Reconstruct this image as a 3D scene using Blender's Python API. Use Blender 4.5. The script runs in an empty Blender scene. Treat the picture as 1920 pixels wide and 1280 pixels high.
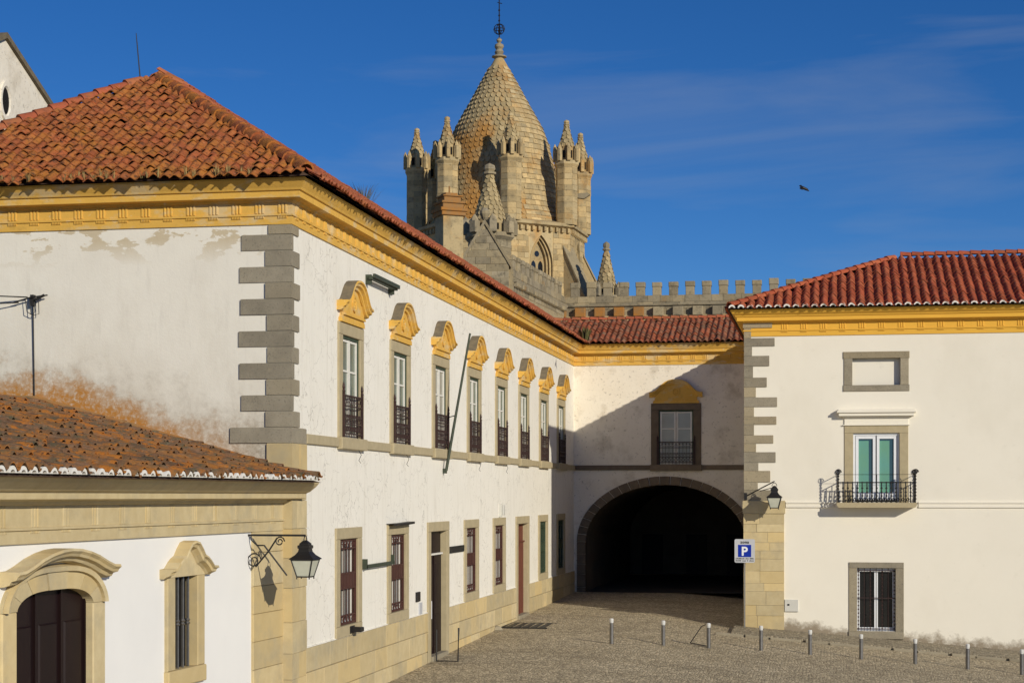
import bpy, math, random
from mathutils import Vector, Matrix
random.seed(7)
R = math.radians
scene = bpy.context.scene
# ------------------------------------------------------------------ camera
F_PX, VPX, HOR, CX, ZC = 3313.0, 1562.0, 929.0, 960.0, 4.5
TH = math.atan((VPX - CX) / F_PX)
CT, ST = math.cos(TH), math.sin(TH)
cam = bpy.data.cameras.new('camera'); cam_o = bpy.data.objects.new('camera', cam)
scene.collection.objects.link(cam_o)
cam_o.location = (0, 0, ZC); cam_o.rotation_euler = (R(90), 0, TH)
cam.sensor_width = 36; cam.lens = 36 * F_PX / 1920; cam.shift_y = (HOR - 640) / 1920
cam.clip_start = .5; cam.clip_end = 3000
scene.camera = cam_o
# ------------------------------------------------------------------ sun and sky
SUNV = Vector((-7.68, 7.4, -3.95)).normalized()
sun = bpy.data.lights.new('sun', 'SUN'); sun_o = bpy.data.objects.new('sun', sun)
scene.collection.objects.link(sun_o)
sun.energy = 3.65; sun.angle = R(.53); sun.color = (1, .92, .76)
sun_o.location = (30, -30, 40)
sun_o.rotation_euler = SUNV.to_track_quat('-Z', 'Y').to_euler()
world = bpy.data.worlds.new('World'); scene.world = world; world.use_nodes = True
wn, wl = world.node_tree.nodes, world.node_tree.links
wn.clear()
w_out = wn.new('ShaderNodeOutputWorld'); w_bg = wn.new('ShaderNodeBackground')
sky = wn.new('ShaderNodeTexSky'); sky.sky_type = 'NISHITA'; sky.sun_disc = False
sky.sun_elevation = math.asin(-SUNV.z); sky.sun_rotation = math.atan2(-SUNV.x, -SUNV.y)
sky.altitude = 2500; sky.air_density = 1.0; sky.dust_density = 0.0; sky.ozone_density = 6.0
w_hsv = wn.new('ShaderNodeHueSaturation'); w_hsv.inputs['Saturation'].default_value = 1.16; w_hsv.inputs['Hue'].default_value = .507
w_bg.inputs['Strength'].default_value = .078
# thin cirrus, by direction
tc = wn.new('ShaderNodeTexCoord')
mp = wn.new('ShaderNodeMapping'); mp.inputs['Scale'].default_value = (2.2, 2.2, 15)
mp.inputs['Rotation'].default_value = (R(5), R(-6), 0); mp.inputs['Location'].default_value = (.35, .1, .6)
nz = wn.new('ShaderNodeTexNoise'); nz.inputs['Scale'].default_value = 1.6; nz.inputs['Detail'].default_value = 7
nz.inputs['Roughness'].default_value = .55; nz.inputs['Distortion'].default_value = .5
rp = wn.new('ShaderNodeMapRange'); rp.inputs['From Min'].default_value = .5; rp.inputs['From Max'].default_value = .8
rp.inputs['To Max'].default_value = .26
mixc = wn.new('ShaderNodeMixRGB'); mixc.inputs['Color2'].default_value = (4.2, 4.6, 5.2, 1)
wl.new(tc.outputs['Generated'], mp.inputs['Vector']); wl.new(mp.outputs[0], nz.inputs['Vector'])
wl.new(nz.outputs['Fac'], rp.inputs['Value']); wl.new(rp.outputs[0], mixc.inputs['Fac'])
wl.new(sky.outputs[0], w_hsv.inputs['Color']); wl.new(w_hsv.outputs[0], mixc.inputs['Color1'])
wl.new(mixc.outputs[0], w_bg.inputs['Color']); wl.new(w_bg.outputs[0], w_out.inputs[0])
vs = scene.view_settings
vs.view_transform = 'Standard'; vs.look = 'None'; vs.exposure = 0.0; vs.gamma = 1; vs.use_curve_mapping = False

# ------------------------------------------------------------------ measuring helpers
def ray(px, py):
    a = (px - CX) / F_PX; b = (HOR - py) / F_PX
    return (CT * a - ST, ST * a + CT, b)
def onx(px, py, x): r = ray(px, py); t = x / r[0]; return Vector((x, r[1] * t, ZC + r[2] * t))
def ony(px, py, y): r = ray(px, py); t = y / r[1]; return Vector((r[0] * t, y, ZC + r[2] * t))
def atY(px, py, Y): r = ray(px, py); return Vector((r[0] * Y, r[1] * Y, ZC + r[2] * Y))
def px_size(p, size=1.0):
    Y = -ST * p[0] + CT * p[1]
    return size * F_PX / max(Y, .1)
def in_view(p):
    X = CT * p[0] + ST * p[1]; Y = -ST * p[0] + CT * p[1]
    return Y > 1 and -40 < CX + F_PX * X / Y < 1960

# ------------------------------------------------------------------ mesh helpers
class Fr:
    """wall frame: s along the wall, z up, d outwards"""
    def __init__(s, o, e, n): s.o = Vector(o); s.e = Vector(e).normalized(); s.n = Vector(n).normalized()
    def p(s, a, z, d=0): return s.o + s.e * a + Vector((0, 0, z)) + s.n * d
    def m(s, a, z, d=0):
        c = s.p(a, z, d); y = -s.n
        return Matrix(((s.e.x, y.x, 0, c.x), (s.e.y, y.y, 0, c.y), (s.e.z, y.z, 1, c.z), (0, 0, 0, 1)))
LF = Fr((0, 0, 0), (1, 0, 0), (0, -1, 0))
def front(y): return Fr((0, y, 0), (1, 0, 0), (0, -1, 0))
def side(x): return Fr((x, 0, 0), (0, 1, 0), (1, 0, 0))

class MB:
    def __init__(s): s.v = []; s.f = []; s.mi = []; s.cur = 0
    def add(s, vs_, fs):
        b = len(s.v); s.v += [tuple(v) for v in vs_]
        for f in fs: s.f.append(tuple(b + i for i in f)); s.mi.append(s.cur)
    def box(s, fr, s0, s1, z0, z1, d0, d1, ch=0.0):
        P = fr.p
        if ch <= 0:
            vs_ = [P(s0, z0, d0), P(s1, z0, d0), P(s1, z1, d0), P(s0, z1, d0), P(s0, z0, d1), P(s1, z0, d1), P(s1, z1, d1), P(s0, z1, d1)]
            s.add(vs_, [(3, 2, 1, 0), (4, 5, 6, 7), (0, 1, 5, 4), (1, 2, 6, 5), (2, 3, 7, 6), (3, 0, 4, 7)])
        else:
            e = d1 - ch
            vs_ = [P(s0, z0, d0), P(s1, z0, d0), P(s1, z1, d0), P(s0, z1, d0), P(s0, z0, e), P(s1, z0, e), P(s1, z1, e), P(s0, z1, e),
                   P(s0 + ch, z0 + ch, d1), P(s1 - ch, z0 + ch, d1), P(s1 - ch, z1 - ch, d1), P(s0 + ch, z1 - ch, d1)]
            s.add(vs_, [(3, 2, 1, 0), (8, 9, 10, 11), (0, 1, 5, 4), (1, 2, 6, 5), (2, 3, 7, 6), (3, 0, 4, 7),
                        (4, 5, 9, 8), (5, 6, 10, 9), (6, 7, 11, 10), (7, 4, 8, 11)])
        return s
    def abox(s, x0, x1, y0, y1, z0, z1, ch=0.0):
        vs_ = []
        for z, c in ((z0, 0), (z0 + ch, 0), (z1 - ch, 0), (z1, ch)) if ch else ((z0, 0), (z1, 0)):
            vs_ += [(x0 + c, y0 + c, z), (x1 - c, y0 + c, z), (x1 - c, y1 - c, z), (x0 + c, y1 - c, z)]
        n = len(vs_) // 4; fs = [(3, 2, 1, 0), tuple(4 * (n - 1) + i for i in range(4))]
        for k in range(n - 1):
            for i in range(4): j = (i + 1) % 4; fs.append((4 * k + i, 4 * k + j, 4 * k + 4 + j, 4 * k + 4 + i))
        s.add(vs_, fs); return s
    def prism(s, fr, poly, d0, d1):
        n = len(poly)
        s.add([fr.p(a, z, d0) for a, z in poly] + [fr.p(a, z, d1) for a, z in poly],
              [tuple(range(n - 1, -1, -1)), tuple(range(n, 2 * n))] + [(i, (i + 1) % n, n + (i + 1) % n, n + i) for i in range(n)])
        return s
    def strip(s, A, B, closed=False):
        n = len(A)
        s.add(list(A) + list(B), [(i, (i + 1) % n, n + (i + 1) % n, n + i) for i in range(n if closed else n - 1)]); return s
    def tube(s, pts, r, n=6, cap=True):
        pts = [Vector(p) for p in pts]; rings = []
        rs = r if isinstance(r, (list, tuple)) else [r] * len(pts)
        for i, p in enumerate(pts):
            t = (pts[min(i + 1, len(pts) - 1)] - pts[max(i - 1, 0)]).normalized()
            a = t.cross(Vector((0, 0, 1)) if abs(t.z) < .9 else Vector((1, 0, 0))).normalized(); b = t.cross(a)
            rings.append([p + (a * math.cos(2 * math.pi * k / n) + b * math.sin(2 * math.pi * k / n)) * rs[i] for k in range(n)])
        for A, B in zip(rings, rings[1:]): s.strip(A, B, True)
        if cap: s.add(rings[0], [tuple(range(n))]); s.add(rings[-1], [tuple(range(n - 1, -1, -1))])
        return s
    def lathe(s, c, prof, n=12, ang0=0.0, cap=True):
        c = Vector(c); rings = [[c + Vector((r * math.cos(ang0 + 2 * math.pi * k / n), r * math.sin(ang0 + 2 * math.pi * k / n), z)) for k in range(n)] for r, z in prof]
        for A, B in zip(rings, rings[1:]): s.strip(A, B, True)
        if cap: s.add(rings[0], [tuple(range(n - 1, -1, -1))]); s.add(rings[-1], [tuple(range(n))])
        return s
    def sweep(s, path, prof, only=None, closed_prof=False):
        """profile of (d, z) swept along a plan path; outwards is to the right of travel"""
        path = [Vector((p[0], p[1], 0)) for p in path]; rows = []
        for i, p in enumerate(path):
            ns = []
            for a, b in ((i - 1, i), (i, i + 1)):
                if a >= 0 and b < len(path): t = (path[b] - path[a]).normalized(); ns.append(Vector((t.y, -t.x, 0)))
            n = ns[0] if len(ns) == 1 else (ns[0] + ns[1]) / (1 + ns[0].dot(ns[1]))
            rows.append([p + n * d + Vector((0, 0, z)) for d, z in prof])
        for i in range(len(path) - 1):
            if only is None or i in only: s.strip(rows[i], rows[i + 1], closed_prof)
        return s
    def mesh(s, name, mats, smooth=False):
        me = bpy.data.meshes.new(name); me.from_pydata(s.v, [], s.f)
        for m in mats: me.materials.append(m)
        me.polygons.foreach_set('material_index', s.mi)
        if smooth: me.polygons.foreach_set('use_smooth', [True] * len(s.f))
        me.update(); return me

WM = {}
ID = Matrix.Identity(4)
def link(o): scene.collection.objects.link(o); return o
def thing(name, loc, label, cat, group=None):
    o = link(bpy.data.objects.new(name, None)); o.location = loc; o.empty_display_size = .3
    o['label'] = label; o['category'] = cat
    if group: o['group'] = group
    WM[o] = Matrix.Translation(Vector(loc)); return o
def put(name, me, parent=None, M=ID):
    o = link(bpy.data.objects.new(name, me)); o.matrix_basis = M.copy(); WM[o] = M.copy()
    if parent is not None: o.parent = parent; o.matrix_parent_inverse = WM[parent].inverted()
    return o
def part(name, mb, mats, parent, M=ID, smooth=False, label=None, stuff=False):
    o = put(name, mb.mesh(name, mats if isinstance(mats, (list, tuple)) else [mats], smooth), parent, M)
    if label: o['label'] = label
    if stuff: o['kind'] = 'stuff'
    return o
def struct(name, mb, mats, M=ID, smooth=False, parent=None):
    o = part(name, mb, mats, parent, M, smooth)
    if parent is None: o['kind'] = 'structure'
    return o
def single(name, mb, mats, label, cat, group=None, smooth=False):
    o = part(name, mb, mats, None, ID, smooth); o['label'] = label; o['category'] = cat
    if group: o['group'] = group
    return o

# ------------------------------------------------------------------ materials
def ramp(N, L, src, lo, hi, tmin=0.0, tmax=1.0):
    n = N.new('ShaderNodeMapRange'); n.inputs['From Min'].default_value = lo; n.inputs['From Max'].default_value = hi
    n.inputs['To Min'].default_value = tmin; n.inputs['To Max'].default_value = tmax
    L.new(src, n.inputs['Value']); return n.outputs[0]
def mixcol(N, L, fac, a, b, mode='MIX'):
    n = N.new('ShaderNodeMixRGB'); n.blend_type = mode
    for sock, v in (('Fac', fac), ('Color1', a), ('Color2', b)):
        if isinstance(v, (int, float)): n.inputs[sock].default_value = v
        elif isinstance(v, tuple): n.inputs[sock].default_value = (*v, 1)
        else: L.new(v, n.inputs[sock])
    return n.outputs[0]
def noise(N, L, pos, scale, detail=4, rough=.6, stretch=None):
    n = N.new('ShaderNodeTexNoise'); n.inputs['Scale'].default_value = scale
    n.inputs['Detail'].default_value = detail; n.inputs['Roughness'].default_value = rough
    if stretch:
        m = N.new('ShaderNodeMapping'); m.inputs['Scale'].default_value = stretch
        L.new(pos, m.inputs['Vector']); pos = m.outputs[0]
    L.new(pos, n.inputs['Vector']); return n.outputs['Fac']
def mat(name, c1, c2=None, scale=3.0, rough=.85, bump=0.0, bscale=20.0, rnd=0.0, rcol=None, rfac=.6, spots=(), metal=0.0, spec=.3, stretch=None, extra=None):
    """two noise-mixed colours, per-piece variation, and patches: spots = (colour, noise scale, lo, hi, amount, stretch)"""
    m = bpy.data.materials.new(name); m.use_nodes = True
    N, L = m.node_tree.nodes, m.node_tree.links
    b = N['Principled BSDF']; b.inputs['Roughness'].default_value = rough; b.inputs['Metallic'].default_value = metal
    b.inputs['Specular IOR Level'].default_value = spec
    g = N.new('ShaderNodeNewGeometry'); pos = g.outputs['Position']
    if c2 is None: c2 = tuple(v * .85 for v in c1)
    col = mixcol(N, L, ramp(N, L, noise(N, L, pos, scale, 5, .6, stretch), .3, .7), c1, c2)
    if rnd or rcol:
        oi = N.new('ShaderNodeObjectInfo'); ad = N.new('ShaderNodeMath'); ad.operation = 'ADD'
        L.new(oi.outputs['Random'], ad.inputs[0]); L.new(g.outputs['Random Per Island'], ad.inputs[1])
        fr = N.new('ShaderNodeMath'); fr.operation = 'FRACT'; L.new(ad.outputs[0], fr.inputs[0]); rv = fr.outputs[0]
        if rcol:
            m2 = N.new('ShaderNodeMath'); m2.operation = 'MULTIPLY'; m2.inputs[1].default_value = 7.31; L.new(rv, m2.inputs[0])
            f2 = N.new('ShaderNodeMath'); f2.operation = 'FRACT'; L.new(m2.outputs[0], f2.inputs[0])
            col = mixcol(N, L, ramp(N, L, f2.outputs[0], .3, 1, 0, rfac), col, rcol)
        hs = N.new('ShaderNodeHueSaturation'); L.new(ramp(N, L, rv, 0, 1, 1 - rnd, 1 + rnd), hs.inputs['Value']); L.new(col, hs.inputs['Color']); col = hs.outputs[0]
    for sp in spots:
        f = ramp(N, L, noise(N, L, pos, sp[1], 8, .65, sp[5] if len(sp) > 5 else None), sp[2], sp[3], 0, sp[4])
        col = mixcol(N, L, f, col, sp[0])
    if extra: col = extra(N, L, pos, col, g)
    L.new(col, b.inputs['Base Color'])
    if bump:
        bp = N.new('ShaderNodeBump'); bp.inputs['Strength'].default_value = bump; bp.inputs['Distance'].default_value = .02
        L.new(noise(N, L, pos, bscale, 6, .7), bp.inputs['Height']); L.new(bp.outputs[0], b.inputs['Normal'])
    return m
def sepz(N, L, pos):
    n = N.new('ShaderNodeSeparateXYZ'); L.new(pos, n.inputs[0]); return n.outputs
def math_n(N, L, op, a, b):
    n = N.new('ShaderNodeMath'); n.operation = op
    for i, v in enumerate((a, b)):
        if isinstance(v, (int, float)): n.inputs[i].default_value = v
        else: L.new(v, n.inputs[i])
    return n.outputs[0]

XA, YA = -10.994, 34.998          # palace corner
def lichen_front(N, L, pos, col, g):
    """orange and grey growth on the end wall just above the annex roof, torn render under the frieze"""
    x, y, z = sepz(N, L, pos)
    roofz = math_n(N, L, 'MINIMUM', math_n(N, L, 'ADD', math_n(N, L, 'MULTIPLY', x, -.262), 2.05), 6.45)
    h = math_n(N, L, 'SUBTRACT', z, roofz)
    n1 = noise(N, L, pos, 1.3, 6, .7); n2 = noise(N, L, pos, 9, 8, .75)
    f = math_n(N, L, 'ADD', ramp(N, L, h, 0, 1.7, 1, 0), math_n(N, L, 'MULTIPLY', math_n(N, L, 'SUBTRACT', n1, .5), 1.7))
    big = math_n(N, L, 'MULTIPLY', ramp(N, L, math_n(N, L, 'ADD', ramp(N, L, h, 0, 4.2, 1, 0), math_n(N, L, 'MULTIPLY', math_n(N, L, 'SUBTRACT', noise(N, L, pos, .7, 6, .65, (1.3, 1, .7)), .5), 2)), .35, 1.15), .45)
    col = mixcol(N, L, big, col, (.52, .46, .36))
    fg = math_n(N, L, 'MULTIPLY', ramp(N, L, f, .25, .95), ramp(N, L, n2, .3, .6))
    col = mixcol(N, L, math_n(N, L, 'MULTIPLY', fg, .75), col, (.23, .19, .13))
    fo = math_n(N, L, 'MULTIPLY', ramp(N, L, f, .5, .95), ramp(N, L, x, -11.6, -13.6))
    fo = math_n(N, L, 'MULTIPLY', fo, ramp(N, L, n2, .30, .52))
    col = mixcol(N, L, math_n(N, L, 'MULTIPLY', fo, .95), col, (.45, .19, .025))
    t = math_n(N, L, 'MULTIPLY', ramp(N, L, z, 9.3, 9.85), ramp(N, L, noise(N, L, pos, 1.0, 8, .6, (1, 1, 2.2)), .53, .55))
    return mixcol(N, L, math_n(N, L, 'MULTIPLY', t, .8), col, (.52, .42, .26))
def base_dirt(N, L, pos, col, g):
    x, y, z = sepz(N, L, pos)
    h = math_n(N, L, 'ADD', z, math_n(N, L, 'MULTIPLY', x, .075))
    f = math_n(N, L, 'ADD', ramp(N, L, h, -.2, .55, 1, 0), math_n(N, L, 'MULTIPLY', math_n(N, L, 'SUBTRACT', noise(N, L, pos, 2.2, 8, .7), .5), 1.5))
    return mixcol(N, L, math_n(N, L, 'MULTIPLY', ramp(N, L, f, .55, .95), .85), col, (.2, .15, .09))
PLW = (.85, .82, .745)
def cracks(N, L, pos, col, g):
    wv = N.new('ShaderNodeTexNoise'); wv.inputs['Scale'].default_value = 1.7; wv.inputs['Detail'].default_value = 6; L.new(pos, wv.inputs['Vector'])
    mx = N.new('ShaderNodeMixRGB'); mx.blend_type = 'ADD'; mx.inputs['Fac'].default_value = .9; L.new(pos, mx.inputs['Color1']); L.new(wv.outputs['Color'], mx.inputs['Color2'])
    vo = N.new('ShaderNodeTexVoronoi'); vo.feature = 'DISTANCE_TO_EDGE'; vo.inputs['Scale'].default_value = 1.9; L.new(mx.outputs[0], vo.inputs['Vector'])
    e = math_n(N, L, 'MULTIPLY', ramp(N, L, vo.outputs['Distance'], .006, .02, 1, 0), ramp(N, L, noise(N, L, pos, .55, 4, .6), .42, .6))
    col = mixcol(N, L, math_n(N, L, 'MULTIPLY', e, .55), col, (.34, .31, .26))
    st = math_n(N, L, 'MULTIPLY', ramp(N, L, noise(N, L, pos, 2.6, 5, .6, (2.2, 2.2, .12)), .56, .78), .35)
    col = mixcol(N, L, st, col, (.52, .47, .38))
    sp = math_n(N, L, 'MULTIPLY', ramp(N, L, noise(N, L, pos, 17, 6, .75), .61, .67), ramp(N, L, noise(N, L, pos, .8, 4, .6), .45, .65))
    return mixcol(N, L, math_n(N, L, 'MULTIPLY', sp, .4), col, (.36, .33, .28))
m_front = mat('weathered_plaster', (.82, .785, .69), (.76, .72, .63), .8, .92, .25, 14, spots=[((.5, .47, .41), 1.6, .55, .85, .5, (3, 3, .5)), ((.3, .27, .22), 30, .66, .74, .5)], extra=lichen_front)
m_plaster = mat('aged_white_plaster', PLW, (.82, .79, .71), 1.2, .92, .5, 9, spots=[((.45, .42, .36), 5, .60, .70, .32, (1, 1, .55)), ((.55, .50, .4), .9, .55, .8, .25, (2, 2, .4))], extra=cracks)
m_white = mat('fresh_white_plaster', (.84, .835, .815), (.80, .795, .78), .7, .9, .08, 12)
m_cream = mat('cream_plaster', (.83, .785, .68), (.80, .755, .65), .6, .9, .12, 8, spots=[((.66, .61, .50), .45, .5, .75, .35, (1, 1, .6)), ((.62, .58, .48), 3, .62, .76, .3), ((.5, .46, .38), 14, .68, .74, .35)], extra=base_dirt)
m_archpl = mat('stained_plaster', (.86, .80, .69), (.80, .73, .61), .9, .92, .4, 10, spots=[((.40, .33, .23), 1.0, .52, .72, .6), ((.22, .19, .15), 9, .58, .68, .5)])
m_ochre = mat('ochre_limewash', (.74, .44, .09), (.66, .39, .075), 1.6, .88, .2, 20, spots=[((.62, .50, .30), 1.1, .52, .62, .7, (1, 1, 2.2)), ((.70, .62, .46), 6, .62, .70, .5), ((.36, .22, .06), 4, .56, .74, .45), ((.22, .15, .06), 14, .62, .72, .4)])
m_ochre_clean = mat('ochre_paint', (.78, .44, .06), (.73, .41, .055), 1.2, .8, .05, 20)
m_gran = mat('grey_granite', (.34, .30, .225), (.25, .22, .165), 2.5, .9, .6, 45, rnd=.16, rcol=(.40, .32, .19), rfac=.6, spots=[((.09, .08, .065), 24, .55, .7, .7), ((.45, .38, .26), 5, .6, .75, .4)])
m_gold = mat('golden_granite', (.60, .50, .30), (.52, .42, .24), 4, .9, .3, 60, rnd=.13, rcol=(.58, .43, .19), rfac=.6, spots=[((.2, .16, .09), 55, .62, .74, .5), ((.33, .30, .23), 1.1, .5, .7, .5)])
m_frame = mat('window_granite', (.47, .395, .25), (.40, .335, .21), 5, .9, .25, 60, spots=[((.18, .15, .1), 50, .62, .75, .5)])
m_darkst = mat('weathered_top_stone', (.22, .175, .11), (.13, .11, .08), 7, .95, .6, 40)
m_tower = mat('cathedral_stone', (.56, .42, .215), (.46, .33, .16), .5, .93, .5, 10, rnd=.2, rcol=(.40, .33, .2), rfac=.7, spots=[((.46, .22, .04), .45, .56, .70, .6), ((.18, .145, .09), 1.2, .50, .70, .65), ((.09, .075, .055), 5, .56, .70, .65)])
m_scale = mat('spire_stone', (.44, .34, .18), (.37, .29, .16), .6, .93, .5, 10, rnd=.15, rcol=(.36, .27, .13), rfac=.5, spots=[((.44, .19, .025), .22, .48, .60, .75), ((.19, .16, .1), 2.2, .54, .72, .6), ((.10, .085, .06), 8, .6, .72, .6)])
m_grey = mat('grey_ashlar', (.33, .28, .19), (.25, .21, .145), 1.2, .95, .6, 12, rnd=.2, rcol=(.38, .30, .17), rfac=.6, spots=[((.09, .08, .06), 2.0, .52, .70, .7), ((.38, .18, .03), .8, .62, .72, .6), ((.07, .06, .045), 7, .57, .68, .6)])
m_rust = mat('orange_lichen_stone', (.40, .17, .035), (.27, .17, .08), 2.5, .95, .5, 15)
m_tileA = mat('old_roof_tile', (.42, .12, .04), (.34, .095, .035), 3, .9, .6, 30, rnd=.14, rcol=(.46, .19, .045), rfac=.45, spots=[((.46, .19, .025), 1.4, .46, .62, .6), ((.52, .27, .16), 9, .58, .70, .55), ((.07, .035, .02), 7, .52, .64, .8), ((.05, .03, .02), 20, .56, .66, .7), ((.46, .36, .22), 24, .66, .74, .5)])
m_tileE = mat('mossy_roof_tile', (.40, .10, .04), (.30, .08, .035), 4, .9, .4, 40, rnd=.25, rcol=(.22, .13, .08), rfac=.8, spots=[((.16, .11, .07), 3, .48, .66, .7), ((.38, .30, .2), 14, .64, .74, .5)])
m_tileR = mat('red_roof_tile', (.42, .11, .05), (.36, .09, .042), 6, .88, .4, 40, rnd=.16, rcol=(.42, .17, .07), rfac=.5, spots=[((.50, .30, .2), 10, .6, .72, .5), ((.12, .06, .04), 6, .54, .68, .7), ((.4, .2, .05), 1.2, .52, .68, .4)])
m_tileC = mat('clean_roof_tile', (.42, .095, .04), (.36, .08, .034), 5, .85, .35, 40, rnd=.18, rcol=(.44, .16, .07), rfac=.4, spots=[((.16, .06, .035), 3, .54, .74, .6), ((.46, .27, .17), 11, .62, .72, .45), ((.10, .05, .03), 14, .6, .7, .5)])
m_tileB = mat('lichen_roof_tile', (.25, .13, .07), (.15, .10, .055), 6, .95, .9, 25, rnd=.3, rcol=(.24, .12, .06), rfac=.6, spots=[((.10, .105, .06), 3.5, .48, .62, .7), ((.50, .17, .02), 2.6, .50, .60, .85), ((.05, .04, .03), 8, .55, .66, .75), ((.36, .31, .22), 13, .60, .70, .65), ((.46, .18, .03), .9, .5, .66, .6)])
m_deck = mat('roof_bedding', (.12, .07, .045), (.08, .05, .035), 4, .95)
m_mortar = mat('white_mortar', (.80, .78, .74), (.7, .68, .62), 9, .9)
m_iron = mat('black_iron', (.012, .012, .013), (.018, .016, .015), 8, .5, spec=.4)
m_brown = mat('brown_painted_iron', (.055, .026, .022), (.035, .02, .019), 8, .6, spec=.35)
m_redbr = mat('red_brown_paint', (.085, .03, .024), (.06, .024, .02), 6, .6)
m_wood = mat('dark_red_wood', (.014, .005, .005), (.009, .004, .0045), 3, .5, spec=.25, stretch=(1, 1, .2))
m_wood2 = mat('weathered_red_door', (.20, .06, .035), (.12, .045, .03), 4, .7, .2, 25, stretch=(3, 3, .5))
m_sash = mat('white_sash_paint', (.78, .76, .70), (.68, .66, .6), 6, .6)
m_green = mat('dark_green_paint', (.05, .075, .045), (.035, .055, .035), 6, .6)
def gl(name, c, c2, rough=.08): return mat(name, c, c2, 1.2, rough, spec=.6)
m_pane = gl('window_glass_grey_green', (.19, .23, .19), (.13, .17, .14))
m_pane2 = gl('window_glass_white_blind', (.42, .41, .36), (.33, .32, .27))
m_paneg = gl('window_glass_green_blind', (.15, .34, .22), (.13, .33, .28), .06)
m_dkblue = gl('blue_dark_glass', (.03, .07, .10), (.04, .09, .12), .04)
m_dark = gl('dark_glass', (.012, .013, .014), (.02, .02, .02))
m_black = mat('dark_opening', (.010, .009, .008), (.012, .01, .009), 3, 1)
m_lamp = mat('frosted_lamp_glass', (.55, .56, .47), (.48, .49, .40), 4, .4)
m_steel = mat('brushed_steel', (.24, .23, .22), (.18, .175, .17), 12, .4, metal=.75, spec=.5)
m_steel_top = mat('reflective_band', (.62, .62, .60), (.56, .56, .54), 12, .4)
m_wire = mat('cable_black', (.02, .02, .02), (.03, .028, .026), 8, .6)
m_pole = mat('flagpole_green', (.06, .075, .05), (.045, .055, .04), 6, .6)
m_signg = mat('sign_grey', (.52, .53, .56), (.48, .49, .52), 3, .45)
m_signb = mat('sign_blue', (.005, .03, .35), (.005, .027, .31), 3, .4)
m_signw = mat('sign_white', (.8, .82, .85), (.76, .78, .82), 3, .4)
m_box = mat('meter_box_paint', (.62, .61, .56), (.58, .57, .52), 4, .5)
m_leaf = mat('dry_leaf', (.10, .11, .035), (.17, .14, .06), 5, .8, rnd=.3)
m_straw = mat('dry_grass', (.34, .25, .10), (.26, .18, .07), 5, .9, rnd=.25)
def cobble(N, L, pos, col, g):
    v = N.new('ShaderNodeTexVoronoi'); v.feature = 'DISTANCE_TO_EDGE'; v.inputs['Scale'].default_value = 10.5
    mpn = N.new('ShaderNodeMapping'); mpn.inputs['Scale'].default_value = (1, .8, .1); L.new(pos, mpn.inputs['Vector']); L.new(mpn.outputs[0], v.inputs['Vector'])
    v2 = N.new('ShaderNodeTexVoronoi'); v2.inputs['Scale'].default_value = 10.5; L.new(mpn.outputs[0], v2.inputs['Vector'])
    hs = N.new('ShaderNodeHueSaturation'); L.new(col, hs.inputs['Color'])
    sx = sepz(N, L, v2.outputs['Color']); L.new(ramp(N, L, sx[0], 0, 1, .62, 1.3), hs.inputs['Value'])
    e = ramp(N, L, v.outputs['Distance'], 0, .10)
    c = mixcol(N, L, math_n(N, L, 'SUBTRACT', 1, e), hs.outputs[0], (.16, .13, .085))
    bp = N.new('ShaderNodeBump'); bp.inputs['Strength'].default_value = .8; bp.inputs['Distance'].default_value = .025
    hh = math_n(N, L, 'ADD', ramp(N, L, v.outputs['Distance'], 0, .25), math_n(N, L, 'MULTIPLY', sx[1], .5))
    L.new(hh, bp.inputs['Height']); L.new(bp.outputs[0], N['Principled BSDF'].inputs['Normal'])
    return c
m_cobble = mat('granite_cobbles', (.56, .47, .32), (.49, .405, .265), .35, .85, spots=[((.28, .23, .15), .4, .5, .68, .6, (.5, 1.6, 1)), ((.62, .53, .36), .25, .55, .75, .4), ((.2, .165, .11), 1.3, .6, .75, .5)], extra=cobble)
m_pave = mat('pavement_cobbles', (.38, .325, .225), (.30, .26, .19), .5, .85, extra=cobble)
m_kerb = mat('kerb_granite', (.33, .29, .21), (.28, .24, .17), 4, .9, .3, 40, rnd=.12)
m_brownst = mat('dark_brown_stone', (.20, .155, .105), (.14, .11, .08), 3, .93, .4, 30, rnd=.15)
m_passshade = mat('passage_shade_tone', (.07, .06, .05), (.05, .045, .04), 1, .9)  # near-black tone that holds the passage shade as colour
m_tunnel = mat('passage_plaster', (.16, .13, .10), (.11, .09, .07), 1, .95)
m_asph = mat('sandy_earth', (.22, .18, .12), (.18, .15, .1), .2, .95)

# ------------------------------------------------------------------ ground
YE, YC = 75.42, 61.6
XC = ony(1397, 1172, YC).x
def gz(x, y):
    yy = min(max(y, 20), 78)
    g = .0165 * (yy - 53)
    t = x + 6.7
    if t > 0: g -= .077 * min(t, 30) * min(1, t / 2 + .2)
    return g
def grid_lines(lo, hi, fine0, fine1, step, coarse):
    a = []; v = lo
    while v < hi:
        a.append(v); v += step if fine0 <= v < fine1 else coarse
    return a + [hi]
gx = grid_lines(-900, 900, -20, 20, .8, 40); gy = grid_lines(-300, 1500, 30, 96, 1.0, 33)
mb = MB(); nx = len(gx)
mb.add([(x, y, gz(x, y)) for y in gy for x in gx],
       [(j * nx + i, j * nx + i + 1, (j + 1) * nx + i + 1, (j + 1) * nx + i) for j in range(len(gy) - 1) for i in range(nx - 1)])
struct('ground', mb, [m_cobble], smooth=True)
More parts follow.
